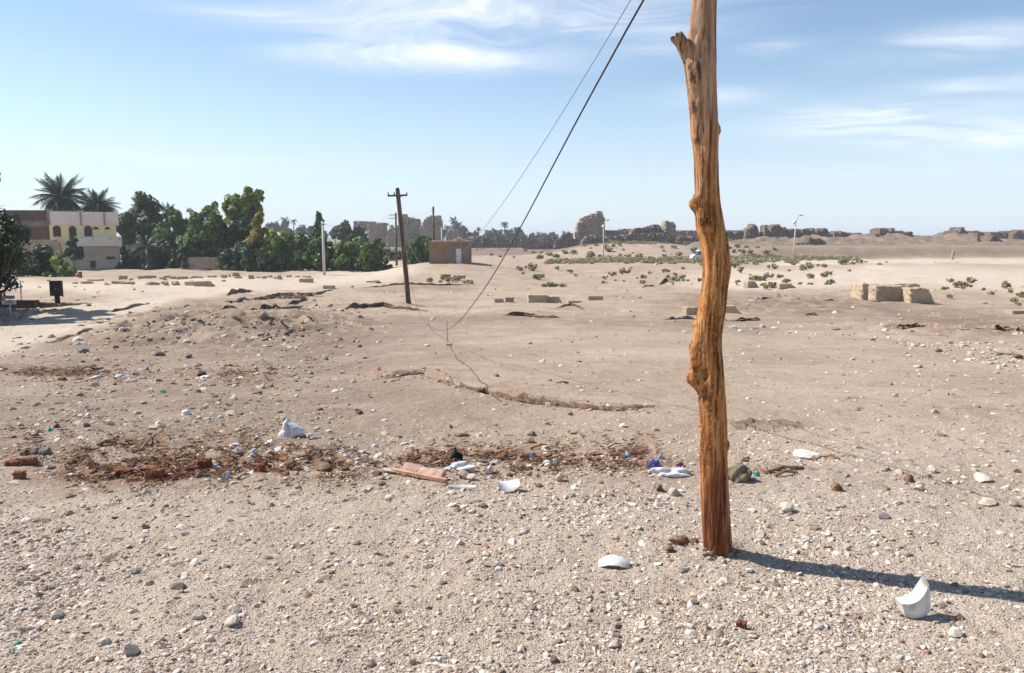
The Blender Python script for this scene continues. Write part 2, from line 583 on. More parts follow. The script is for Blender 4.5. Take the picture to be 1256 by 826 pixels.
def brick_fn(c1, c2, mortar, sx):
    def fn(t, p):
        v = obj_pos(t)
        b = t.new('ShaderNodeTexBrick')
        s = t.new('ShaderNodeSeparateXYZ'); t.set(s.inputs[0], v)
        c = t.new('ShaderNodeCombineXYZ'); t.set(c.inputs[0], t.math('ADD', s.outputs[0], s.outputs[1])); t.set(c.inputs[1], s.outputs[2])
        t.set(b.inputs['Vector'], c.outputs[0])
        b.inputs['Scale'].default_value = sx
        t.set(b.inputs['Color1'], c1); t.set(b.inputs['Color2'], c2); t.set(b.inputs['Mortar'], mortar)
        n = t.noise(v, 1.2, 6, .65)
        t.set(p.inputs['Base Color'], t.mix(t.rng(n, 0.3, 0.7, 0, 0.55), b.outputs[0], tuple(q * .6 for q in c1)))
        t.set(p.inputs['Normal'], t.bump(t.math('ADD', b.outputs[1], n), 0.5, 0.03))
    return fn


M['hutbrick'] = mat('hut brick', brick_fn((0.27, 0.19, 0.125), (0.33, 0.24, 0.165), (0.22, 0.16, 0.11), 2.2), 0.95, 0.15)
M['rawbrick'] = mat('raw brick', brick_fn((0.105, 0.066, 0.050), (0.150, 0.098, 0.074), (0.11, 0.082, 0.066), 2.0), 0.95, 0.15)
M['concrete'] = rocky('grey concrete', (0.17, 0.145, 0.128), (0.24, 0.21, 0.185), 0.9, 0.4, 0.03)
M['yellow_plaster'] = rocky('yellow plaster', (0.84, 0.68, 0.36), (0.88, 0.74, 0.42), 0.7, 0.25, 0.02, rand=0)
M['pink_plaster'] = rocky('pinkish plaster', (0.76, 0.65, 0.54), (0.82, 0.72, 0.61), 0.8, 0.3, 0.02, c=(0.66, 0.55, 0.46), rand=0)
M['pilaster'] = plain('terracotta paint', (0.40, 0.22, 0.155), 0.8)
M['dark_open'] = plain('dark window glass', (0.018, 0.014, 0.012), 0.25)
M['frame'] = plain('window frame paint', (0.17, 0.06, 0.045), 0.6)
M['white_paint'] = plain('white paint', (0.66, 0.67, 0.68), 0.45, 0.06)
M['door_white'] = plain('pale door paint', (0.60, 0.60, 0.62), 0.5, 0.08)
M['orange_wood'] = plain('orange shutter', (0.36, 0.115, 0.04), 0.7)
M['metal'] = plain('galvanised metal', (0.42, 0.42, 0.42), 0.5, 0.1, metallic=0.3)
M['pale_pole'] = plain('pale concrete post', (0.52, 0.50, 0.47), 0.8, .1)
M['dark_metal'] = plain('dark iron', (0.04, 0.036, 0.034), 0.6)
M['dark_board'] = plain('dark board', (0.055, 0.045, 0.036), 0.7, .3, 3)
M['rubber'] = plain('tyre rubber', (0.02, 0.02, 0.02), 0.85)
M['glass'] = plain('tinted vehicle glass', (0.02, 0.025, 0.03), 0.08)
M['lampglass'] = plain('lamp glass', (0.75, 0.75, 0.72), 0.15)
M['cable'] = plain('black cable', (0.035, 0.032, 0.03), 0.6)
M['wire'] = plain('bare grey wire', (0.22, 0.20, 0.185), 0.6)
M['char'] = plain('charred black', (0.012, 0.011, 0.010), 0.9, .3, 30, .6)
M['bark'] = rocky('tree bark', (0.10, 0.07, 0.05), (0.19, 0.14, 0.10), 3, 0.8, 0.06)
M['palmbark'] = rocky('palm trunk', (0.11, 0.08, 0.055), (0.20, 0.15, 0.105), 4, 0.9, 0.08, stretch=(1, 1, 3))
def cer(t, p):
    v = obj_pos(t)
    n = t.noise(v, 22, 6, .65)
    s_ = t.new('ShaderNodeSeparateXYZ'); t.set(s_.inputs[0], v)
    foot = t.math('MULTIPLY', t.rng(s_.outputs[2], .035, .0), t.rng(t.noise(v, 50, 5, .7), .35, .6))
    dirt = t.math('MAXIMUM', t.rng(n, .46, .66, 0, .75), foot)
    t.set(p.inputs['Base Color'], t.mix(dirt, (.64, .63, .61), (.40, .32, .24)))
    t.set(p.inputs['Roughness'], t.rng(n, .45, .7, .25, .8))
    t.set(p.inputs['Normal'], t.bump(n, .15, .004))


M['ceramic'] = mat('dusty glazed ceramic', cer, .3, .5)
M['ceramic_raw'] = plain('unglazed ceramic edge', (0.60, 0.56, 0.50), 0.7, 0.12, 40, 0.3)
M['plastic'] = plain('white plastic film', (0.56, 0.55, 0.54), 0.45, 0.22, 14, 0.3)
M['card_pink'] = rocky('faded pink board', (0.27, 0.165, 0.130), (0.40, 0.27, 0.225), 22, 0.5, 0.005, c=(0.16, 0.085, 0.062))
M['card_edge'] = rocky('reddish wood strip', (0.32, 0.17, 0.11), (0.44, 0.27, 0.19), 18, 0.5, 0.005, c=(0.18, 0.09, 0.06))
M['blue_cloth'] = plain('blue cloth', (0.06, 0.065, 0.26), 0.85, .3, 30, .5)
M['white_cloth'] = plain('dusty white cloth', (0.58, 0.55, 0.56), 0.9, .15, 30, .5)
M['olive_cloth'] = rocky('olive brown sacking', (0.135, 0.105, 0.066), (0.21, 0.17, 0.11), 25, 0.6, 0.008, c=(0.085, 0.066, 0.042))
M['green_plastic'] = plain('green plastic', (0.04, 0.30, 0.20), 0.4)
M['blue_plastic'] = plain('pale blue plastic', (0.30, 0.40, 0.62), 0.4)
M['red_plastic'] = plain('red plastic', (0.50, 0.05, 0.07), 0.4)
M['twig'] = plain('dry twig', (0.24, 0.155, 0.085), 0.9, .35, 30, .5)
M['straw'] = tint_stone('dry straw', .85)
M['shirt'] = plain('tan robe', (0.36, 0.25, 0.17), 0.9)
M['skin'] = plain('brown skin', (0.22, 0.115, 0.07), 0.7)
M['scarf'] = plain('pale headscarf', (0.55, 0.48, 0.40), 0.9)
M['sign_white'] = plain('white sign board', (0.66, 0.66, 0.66), 0.6, .08)
M['sign_blue'] = plain('blue lettering paint', (0.035, 0.05, 0.20), 0.6)

M['leaf_dark'] = leafy('dark foliage', (0.026, 0.054, 0.020), (0.066, 0.112, 0.036))
M['leaf_mid'] = leafy('green foliage', (0.042, 0.090, 0.018), (0.145, 0.225, 0.040), .32)
M['leaf_bright'] = leafy('fresh foliage', (0.070, 0.150, 0.018), (0.31, 0.37, 0.060), .35)
M['leaf_yellow'] = leafy('yellowing foliage', (0.15, 0.135, 0.018), (0.42, 0.31, 0.045), .35)
M['leaf_palm'] = leafy('palm fronds', (0.024, 0.048, 0.024), (0.060, 0.095, 0.042), .15)
M['leaf_far'] = leafy('far foliage', (0.024, 0.042, 0.024), (0.060, 0.082, 0.042), .15)
M['scrub_green'] = leafy('desert scrub green', (0.20, 0.195, 0.080), (0.37, 0.335, 0.165), .3)
M['scrub_brown'] = leafy('desert scrub dry', (0.25, 0.145, 0.08), (0.46, 0.31, 0.19), .25)


# ------------------------------------------------------------------ ground sheet
def seg_dist(u, v, pts, sx=1.0):
    """distance of (u, v) to a polyline, u scaled by sx"""
    best = np.full(u.shape, 1e9)
    for (a, b), (c, d) in zip(pts[:-1], pts[1:]):
        ax, ay, bx, by = a * sx, b, c * sx, d
        dx, dy = bx - ax, by - ay
        t = np.clip(((u * sx - ax) * dx + (v - ay) * dy) / (dx * dx + dy * dy + 1e-9), 0, 1)
        best = np.minimum(best, np.hypot(u * sx - ax - t * dx, v - ay - t * dy))
    return best


def zone_masks(x, y):
    z = base_H(x, y)
    u, v = project(x, y, z)
    u = np.where(y < 0.5, -9000, u); v = np.where(y < 0.5, 3000, v)
    jit = 11 * fbm(x / 1.5, y / 1.5, 71, 4) * np.clip(7 / np.maximum(y, 1), .05, 1) + 5 * fbm(u / 60, v / 14, 72, 3) * (v < 480)
    v2 = v + jit
    lit = np.zeros_like(x)
    v2 = v + jit * 1.0
    for pts, w, amp in (([(80, 577), (200, 574), (300, 576), (430, 572)], 17, 1.3), ([(10, 548), (120, 545), (230, 530), (330, 545)], 16, .85),
                        ([(520, 572), (600, 560), (660, 560), (740, 568), (800, 572)], 13, 1.0), ([(430, 575), (520, 570)], 8, .5),
                        ([(-60, 453), (60, 453), (130, 457)], 6, 1.0), ([(150, 462), (250, 458), (330, 468)], 6, .75),
                        ([(90, 445), (200, 440)], 6, .3), ([(930, 580), (985, 582)], 5, .4), ([(835, 678), (895, 682)], 7, .9)):
        d = seg_dist(u, v2, pts, 0.35)
        lit = np.maximum(lit, amp * np.exp(-(d / w) ** 2))
    pale = np.zeros_like(x)
    for pts, w in (([(-100, 445), (0, 420), (60, 402), (120, 382), (190, 366), (260, 355), (340, 350), (410, 345), (445, 335), (470, 330)], 10),
                   ([(0, 350), (150, 352), (300, 346), (420, 342)], 8), ([(960, 322), (1100, 321), (1400, 322)], 4),
                   ([(900, 345), (1100, 340), (1400, 350)], 14)):
        d = seg_dist(u, v2, pts, 0.2)
        pale = np.maximum(pale, np.exp(-(d / w) ** 4))
    crust = np.maximum.reduce([np.exp(-(seg_dist(u, v2, [(230, 385), (330, 400), (420, 425)], .3) / 22) ** 2) * .9,
                               np.exp(-(seg_dist(u, v2, [(420, 398), (600, 393), (760, 396), (920, 402)], .2) / 6) ** 2) * .8,
                               np.exp(-(seg_dist(u, v2, [(870, 372), (1050, 382), (1256, 398), (1400, 402)], .2) / 14) ** 2) * 1.0,
                               np.exp(-(seg_dist(u, v2, [(380, 352), (560, 356)], .2) / 4) ** 2) * .7,
                               np.exp(-(seg_dist(u, v2, [(880, 310), (1256, 310), (1500, 312)], .2) / 7) ** 2) * .75,  # berm face: its shade away from the sun is put into the crust tone
                               np.exp(-(seg_dist(u, v2, [(-100, 510), (200, 490), (400, 500)], .2) / 42) ** 2) * .85,
                               np.exp(-(seg_dist(u, v2, [(130, 430), (300, 420), (400, 440)], .2) / 24) ** 2) * .95])
    e = sstep(gx(880, 165), gx(930, 165), x)
    debris_shade = np.maximum(sstep(178, 190, y) * .95, e * sstep(152, 158, y) * .50)  # rubble mounds and berm, with their slope shade painted into the ground colour
    chalk = sstep(590, 625, v2) * .8 + 0.5 * sstep(520, 560, v2) * sstep(820, 960, u)
    # the little eroded bank
    lx, ly = LIP
    yl = np.interp(x, lx, ly)
    dy = y - yl
    earth = sstep(lx[0] - .3, lx[0] + .2, x) * sstep(lx[-1] + .6, lx[-1] - .3, x) * np.exp(-((dy + 0.0) / .10) ** 2) * .8
    grit = 0.35 + 0.65 * np.maximum(sstep(560, 610, v2), sstep(600, 380, u) * sstep(420, 450, v2))
    grit = np.where(y > 30, .2, grit)
    specks = np.clip(0.25 + 0.8 * sstep(560, 380, u) * sstep(340, 380, v) + .5 * sstep(900, 1000, u) * sstep(360, 380, v), 0, 1)
    crust = crust * (1 - .9 * pale)
    return dict(debris_shade=debris_shade, litter=lit, pale=pale, crust=crust, chalky=np.clip(chalk, 0, 1), earth=earth, grit=grit, specks=specks)


def build_ground():
    rows = [0.05, 0.4, 0.9, 1.4, 1.8, 2.1, 2.3]
    r = 2.4
    while r < 4500:
        rows.append(r)
        if r < 5: s = 0.022
        elif r < 7.6: s = 0.03
        elif r < 10.6: s = 0.022
        else: s = r * 0.0068 if r < 60 else r * 0.011 if r < 280 else r * 0.06
        r += s
    rows.append(6500)
    rows = np.array(rows)
    th = np.concatenate([np.linspace(-41, 41, 560), np.linspace(41, 319, 72)[1:-1]])
    th = np.radians(th)
    RR, TT = np.meshgrid(rows, th, indexing='ij')
    x = RR * np.sin(TT); y = RR * np.cos(TT)
    nr, nt = x.shape
    xf, yf = x.ravel(), y.ravel()
    z = H(xf, yf)
    V = np.stack([xf, yf, z], 1)
    i = np.arange(nr - 1)[:, None]; j = np.arange(nt)[None, :]
    j2 = (j + 1) % nt
    F = np.stack([i * nt + j, i * nt + j2, (i + 1) * nt + j2, (i + 1) * nt + j], -1).reshape(-1, 4)[:, ::-1]
    me = mesh_np('ground', V, F, True)
    for k, a in zone_masks(xf, yf).items():
        at_ = me.attributes.new(k, 'FLOAT', 'POINT')
        at_.data.foreach_set('value', a.astype(np.float32))
    o = link('ground', me, M['ground'])
    tag(o, 'dusty stony desert ground running from the foreground gravel to the ruins', kind='structure')


build_ground()


# ------------------------------------------------------------------ rock shapes
def ico(sub):
    bm = bmesh.new()
    bmesh.ops.create_icosphere(bm, subdivisions=sub, radius=1)
    V = np.array([v.co[:] for v in bm.verts]); F = np.array([[v.index for v in f.verts] for f in bm.faces])
    bm.free()
    return V, F


I1, I2, I3 = ico(1), ico(2), ico(3)


def rock_verts(base, rng, cuts=5, rough=.18):
    V = base.copy()
    V = V * (1 + rough * rng.normal(size=(len(V), 1)).clip(-1.6, 1.6))
    for _ in range(cuts):
        n = rng.normal(size=3); n /= np.linalg.norm(n)
        d = rng.uniform(.45, .85)
        k = V @ n
        V = V - np.maximum(k - d, 0)[:, None] * n
    V = V / np.abs(V).max(0)
    return V


ROCKS = []
for k in range(14):
    V = rock_verts(I2[0], np.random.default_rng(100 + k), 7, .07)
    V[:, 2] = np.where(V[:, 2] < -.55, -.55, V[:, 2]) + .42
    ROCKS.append(mesh_np('rock', V * .5, I2[1], False))


def stone(name, u, v, w, h, m, label, cat='stone', group=None, var=None, rz=None, dep=1.0, sink=0.12, tilt=0.0):
    """loose stone whose foot is seen at (u, v), w x h pixels of the photograph"""
    g = G(u, v)
    px = g.y / FPX
    src = ROCKS[var if var is not None else random.randrange(len(ROCKS))]
    key = (src.name, m.name)
    if key not in _RC:
        c = src.copy(); c.materials.append(m); _RC[key] = c
    o = link(name, _RC[key], None)
    W_, H_ = w * px, h * px
    o.scale = (W_, W_ * dep, H_ * 1.12)
    o.rotation_euler = (random.uniform(-.1, .1) + tilt, random.uniform(-.1, .1), random.uniform(-.5, .5) if rz is None else rz)
    o.location = (g.x, g.y + W_ * dep * .3, g.z - H_ * sink * .3)
    return tag(o, label, cat, group)


_RC = {}


def gravel():
    N = 300000
    u = RNG.uniform(-140, 1396, N); v = 340 + (960 - 340) * RNG.uniform(0, 1, N) ** .75
    patch = fbm(u / 90, v / 40, 81, 3)
    d = 1.0 * sstep(585, 625, v + 20 * patch) + 0.0
    d = np.maximum(d, .62 * sstep(505, 560, v + 25 * patch))
    d = np.maximum(d, .60 * 1.25 * sstep(420, 455, v) * sstep(480, 330, u + 60 * patch))
    d = np.maximum(d, .22 * 2.6 * sstep(368, 382, v) * sstep(480, 380, u + 60 * patch))
    d = np.maximum(d, .55 * 1.6 * np.exp(-(seg_dist(u, v, [(880, 399), (1000, 409), (1100, 420), (1180, 432), (1256, 444), (1400, 470)], .5) / np.interp(u, [880, 1256], [3, 11])) ** 2))
    d = np.maximum(d, .07 + .12 * sstep(900, 1100, u) * sstep(370, 400, v))
    d = np.maximum(d, .85 * np.exp(-(seg_dist(u, v, [(80, 572), (420, 572), (800, 572)], .4) / 16) ** 2) * (patch > -.2))
    d = np.maximum(d, .5 * np.exp(-(seg_dist(u, v, [(100, 445), (320, 462)], .4) / 12) ** 2))
    d = d * (0.75 + .9 * patch.clip(-.4, .5))
    d = np.maximum(d, 1.6 * np.exp(-(((u - 872) / 34) ** 2 + ((v - 680) / 9) ** 2)))
    bankd = np.exp(-((v - np.interp(u, lipu, lipv + 3)) / 4) ** 2) * (u > 462) * (u < 808)
    d = np.maximum(d, 1.3 * bankd)
    trk = np.exp(-(seg_dist(u, v, [(-100, 445), (0, 420), (60, 402), (120, 382), (190, 366), (260, 355), (340, 350), (445, 335)], .2) / 9) ** 4)
    d = d * (1 - .85 * trk)
    bare = fbm(u / 260 + 3, v / 85, 83, 3)
    d = d * np.where(v > 560, .45 + 1.3 * sstep(-.35, .3, bare), 1)
    d = d * np.where((v < 480), 1.0, .63)
    k = RNG.uniform(0, 1, N) < d * .8
    u, v, bankd = u[k], v[k], bankd[k]
    X, Y = ground_px(u, v)
    n = len(X)
    size = 0.00150 * Y ** .95 * np.exp(RNG.normal(0, .58, n))
    size = size * np.where((v < 425) & (u < 480), 1.5, 1)
    size = size.clip(.0018, .2) * np.where(RNG.uniform(0, 1, n) < .035, 2.2, 1)
    size = np.minimum(size, .0075 * Y)
    Z = H(X, Y)
    kinds = np.stack([rock_verts(I1[0], np.random.default_rng(300 + i), 5, .22) for i in range(24)])
    P = kinds[RNG.integers(0, 24, n)]
    P = P * np.stack([RNG.uniform(.8, 1.35, n), RNG.uniform(.6, 1.0, n), RNG.uniform(.35, .75, n)], 1)[:, None, :] * size[:, None, None]
    tx, ty, a = RNG.normal(0, .3, n), RNG.normal(0, .3, n), RNG.uniform(0, 6.283, n)
    c, s = np.cos(a)[:, None], np.sin(a)[:, None]
    x, y, z = P[..., 0], P[..., 1], P[..., 2]
    x, y = x * c - y * s, x * s + y * c
    y, z = y * np.cos(tx)[:, None] - z * np.sin(tx)[:, None], y * np.sin(tx)[:, None] + z * np.cos(tx)[:, None]
    x, z = x * np.cos(ty)[:, None] + z * np.sin(ty)[:, None], -x * np.sin(ty)[:, None] + z * np.cos(ty)[:, None]
    V = np.stack([x + X[:, None], y + Y[:, None], z + (Z + size * .02)[:, None]], -1)
    F = (I1[1][None] + 12 * np.arange(n)[:, None, None]).reshape(-1, 3)
    pal = np.array([(.58, .52, .45), (.50, .43, .36), (.44, .36, .285), (.38, .30, .235), (.30, .225, .17), (.21, .145, .105), (.17, .15, .135), (.60, .55, .49), (.26, .14, .09)])
    pr = np.array([.20, .19, .15, .11, .095, .105, .03, .09, .03])
    inlit = np.exp(-(seg_dist(u, v, [(60, 560), (420, 572), (800, 570)], .4) / 12) ** 2)
    ci = RNG.choice(9, n, p=pr)
    ci = np.where(RNG.uniform(0, 1, n) < inlit * .4, RNG.choice([4, 5, 8, 6, 1, 0], n), ci)
    farl = (v < 500) & (u < 460)
    ci = np.where(farl & (RNG.uniform(0, 1, n) < .45), RNG.choice([3, 4, 5, 6], n), ci)
    onb = RNG.uniform(0, 1, n) < bankd * 1.2
    ci = np.where(onb, RNG.choice([3, 4, 5], n), ci)
    col = pal[ci] * RNG.uniform(.85, 1.12, (n, 1))
    colv = np.repeat(col, 12, 0)
    o = link('gravel', mesh_np('gravel', V.reshape(-1, 3), F, False, colv), M['gravel'])
    tag(o, 'loose pale gravel and grit strewn over the ground', kind='stuff')
    print('gravel', n)


gravel()


# ------------------------------------------------------------------ foreground: the wooden pole
def wood_fn(t, p):
    v = obj_pos(t)
    s = t.new('ShaderNodeSeparateXYZ'); t.set(s.inputs[0], v)
    z = s.outputs[2]
    wob = t.vmath('MULTIPLY', t.vmath('SUBTRACT', t.noise(v, 3.0, 3, .5, out=1), (.5, .5, .5)), (.05, .05, .0))
    vv = t.vmath('ADD', v, wob)
    g1 = t.noise(t.vmath('MULTIPLY', vv, (34, 34, 2.2)), 1.0, 6, .65)
    g2 = t.noise(t.vmath('MULTIPLY', vv, (120, 120, 5)), 1.0, 4, .6)
    patch = t.noise(t.vmath('MULTIPLY', v, (9, 9, 3.4)), 1.0, 5, .6)
    zj = t.math('ADD', z, t.math('MULTIPLY', t.math('SUBTRACT', patch, .5), 1.3))
    honey = t.ramp(g1, [(.34, (.06, .018, .008)), (.43, (.23, .080, .024)), (.51, (.42, .165, .048)), (.62, (.58, .285, .10))])
    grey = t.ramp(g1, [(.34, (.065, .034, .020)), (.43, (.22, .122, .070)), (.52, (.36, .212, .125)), (.64, (.50, .33, .215))])
    red = t.ramp(g1, [(.34, (.032, .012, .007)), (.44, (.13, .038, .014)), (.54, (.27, .088, .030)), (.66, (.46, .20, .075))])
    col = t.mix(t.rng(zj, 1.75, 2.35), honey, grey)
    col = t.mix(t.rng(zj, .70, .10), col, red)
    # pinkish bare streaks and flakes of orange bark
    st = t.rng(t.noise(t.vmath('MULTIPLY', vv, (16, 16, 1.1)), 1.0, 3, .5), .56, .68)
    col = t.mix(t.math('MULTIPLY', st, .6), col, (.43, .225, .14))
    fl = t.noise(t.vmath('MULTIPLY', v, (75, 75, 48)), 1.0, 5, .62, 1.2)
    band = t.math('MULTIPLY', t.rng(z, .25, .7), t.rng(z, 2.15, 1.5))
    fm = t.math('MULTIPLY', t.math('MULTIPLY', t.rng(fl, .53, .57), band), t.rng(patch, .40, .52))
    col = t.mix(t.math('MULTIPLY', fm, .9), col, (.55, .275, .08))
    dk = t.math('MULTIPLY', t.rng(t.noise(t.vmath('MULTIPLY', v, (13, 13, 5)), 1.0, 5, .65), .56, .68), t.rng(z, 2.3, 1.8))
    col = t.mix(t.math('MULTIPLY', dk, .7), col, (.085, .024, .011))
    ck = t.rng(t.noise(t.vmath('MULTIPLY', vv, (58, 58, 1.6)), 1.0, 3, .5), .615, .65)
    col = t.mix(t.math('MULTIPLY', ck, .7), col, (.028, .012, .008))
    t.set(p.inputs['Base Color'], col)
    h = t.math('ADD', t.math('MULTIPLY', g1, .6), t.math('MULTIPLY', g2, .3))
    h = t.math('SUBTRACT', h, t.math('MULTIPLY', ck, .8))
    h = t.math('ADD', h, t.math('MULTIPLY', fm, .35))
    t.set(p.inputs['Normal'], t.bump(h, 1.0, .014))
    t.set(p.inputs['Roughness'], t.rng(g1, .3, .7, .85, .62))


M['wood'] = mat('weathered trunk wood', wood_fn, .75, .22)
M['wood_end'] = rocky('broken wood end', (.10, .055, .032), (.24, .145, .09), 40, .9, .01, c=(.03, .016, .01))

PB = G(881, 682)
PD = PB.y


def wooden_pole():
    tab = np.array([(-200, 852, 879), (-60, 852, 880), (0, 850, 878), (45, 846, 877), (75, 840, 877.5), (100, 843, 878), (150, 847.5, 880.5), (170, 849, 881),
                    (190, 851.5, 881), (220, 852, 881.5), (245, 853, 883), (262, 853.5, 886), (280, 853, 889), (300, 860, 894), (330, 862, 895.5), (350, 861, 893), (380, 856, 890),
                    (400, 852.5, 886.5), (420, 851, 884.5), (450, 852.5, 887.5), (480, 857, 890), (520, 859.5, 892.5), (560, 859.5, 893), (600, 859.5, 894), (650, 861, 896.5), (684, 862.5, 899), (700, 862, 900.)])
    vs = np.linspace(700, -200, 420)
    def sm(c):
        y = np.interp(vs, tab[:, 0], tab[:, c])
        k = np.hanning(15); k /= k.sum()
        return np.convolve(np.pad(y, 7, mode='edge'), k, 'valid')
    lf, rt = sm(1), sm(2)
    n = 72
    th = np.arange(n) * 2 * math.pi / n
    V = np.zeros((len(vs), n, 3))
    bumps = [(466, 3.14, 12, 11, .5), (440, 3.3, 6, 22, .5), (425, 3.2, 3, 5, .3), (252, 3.14, 8, 8, .5), (243, 3.5, 4, 5, .35), (160, 0, 3.5, 6, .4), (545, -.2, 3, 5, .25), (398, 3.0, 4, 3, .25),
             (95, -2.2, 5, 20, .6), (60, 3.14, 4, 14, .7), (172, -2.6, 2, 5, .3), (560, 3.14, 1.5, 10, .4), (330, .1, 2, 14, .5), (188, -1.9, 2.5, 7, .3), (270, -2.3, 3, 9, .4)]
    pits = [(458, -2.35, 9, 7, .3), (250, -2.2, 5, 4, .22), (70, -1.9, 3, 8, .22)]
    for i, v in enumerate(vs):
        c = at((lf[i] + rt[i]) / 2, v, PD)
        r = (rt[i] - lf[i]) / 2 * PD / FPX
        rr = r * (1 + .05 * vn(np.cos(th) * 1.3 + 5, np.sin(th) * 1.3 + v / 90, 3) * 2 + .035 * vn(np.cos(th) * 4 + 9, np.sin(th) * 4 + v / 140, 4) * 2
                  + .02 * vn(np.cos(th) * 11, np.sin(th) * 11 + v / 260, 5) * 2 + .012 * vn(th * 3.0, np.full(n, v / 7), 6) * 2)
        # long weather cracks
        for (t0, va, vb, dep, wd) in ((-1.1, 690, 520, .16, .05), (-.75, 700, 30, .10, .05), (-1.75, 560, 330, .07, .05), (-2.2, 690, 600, .10, .05), (-1.3, 260, -60, .10, .05), (-1.9, 330, 110, .07, .05)):
            if vb < v < va:
                f = min(1, (va - v) / 40, (v - vb) / 40)
                tt = t0 + .25 * (float(vn(v / 120, t0)))
                rr = rr - r * dep * f * np.exp(-(((th - tt + math.pi) % (2 * math.pi) - math.pi) / wd) ** 2)
        for (bv, bt, amp, sv, st) in bumps + [(a, b, -c_, d, e) for a, b, c_, d, e in pits]:
            q = (v - bv) / sv
            if abs(q) < 3:
                da = (th - bt + math.pi) % (2 * math.pi) - math.pi
                rr = rr + amp * PD / FPX * math.exp(-q * q) * np.exp(-(da / st) ** 2)
        kn_ = 0
        for (bv, bt, amp, sv, st) in bumps[:4] + bumps[4:9]:
            q = (v - bv) / (sv * 1.6)
            if abs(q) < 2.5: kn_ = kn_ + math.exp(-q * q) * np.exp(-(((th - bt + math.pi) % (2 * math.pi) - math.pi) / (st * 1.5)) ** 2) * min(1, amp / 7)
        rr = rr + kn_ * PD / FPX * (1.6 * np.abs(vn(th * 7, np.full(n, v / 5.5), 8)) + 2.4 * vn(th * 16, np.full(n, v / 3), 9))
        V[i, :, 0] = c.x + rr * np.cos(th); V[i, :, 1] = PD + rr * np.sin(th); V[i, :, 2] = c.z
    Vf = V.reshape(-1, 3) - np.array(PB)
    i = np.arange(len(vs) - 1)[:, None]; j = np.arange(n)[None, :]
    F = np.stack([i * n + j, i * n + (j + 1) % n, (i + 1) * n + (j + 1) % n, (i + 1) * n + j], -1).reshape(-1, 4)
    root = empty('wooden_pole', PB, 'tall crooked orange brown tree trunk pole standing in the foreground gravel', 'pole')
    link('trunk', mesh_np('trunk', Vf, F, True), M['wood'], root)
    # stub of a cut branch
    pts = [(856, 84, 0), (848, 72, -.01), (841, 62, -.015), (834, 53, -.02), (828.5, 46.5, -.025)]
    P = [at(a, b, PD) + Vector((0, d, 0)) - PB for a, b, d in pts]
    V1, F1 = tube(P, [.050, .046, .036, .030, .033], 20, False)
    V1 = [v + Vector((random.uniform(-1, 1), random.uniform(-1, 1), random.uniform(-1, 1))) * .0025 for v in V1]
    link('branch_stub', mesh_py('branch_stub', V1, F1, True), M['wood'], root)
    # splintered end of the stub
    ring = V1[-20:]
    cen = sum(ring, Vector()) / 20
    ax = (P[-1] - P[-2]).normalized()
    Ve, Fe = list(ring), []
    for k in range(20): Ve.append(cen + (ring[k] - cen) * .72 + ax * random.uniform(-.004, .018))
    for k in range(20): Ve.append(cen + (ring[k] - cen) * .35 + ax * random.uniform(-.012, .010))
    Ve.append(cen - ax * .01)
    for a in (0, 20):
        for k in range(20): Fe.append((a + k, a + (k + 1) % 20, a + 20 + (k + 1) % 20, a + 20 + k))
    for k in range(20): Fe.append((40 + k, 40 + (k + 1) % 20, 60))
    link('broken_end', mesh_py('broken_end', Ve, Fe), M['wood_end'], root)
    return root


wooden_pole()


# ------------------------------------------------------------------ walls, ruins
def in_poly(x, y, P):
    r = np.zeros(x.shape, bool)
    n = len(P)
    for i in range(n):
        x1, y1 = P[i]; x2, y2 = P[(i + 1) % n]
        if y1 == y2: continue
        c = ((y1 > y) != (y2 > y)) & (x < (x2 - x1) * (y - y1) / (y2 - y1) + x1)
        r ^= c
    return r


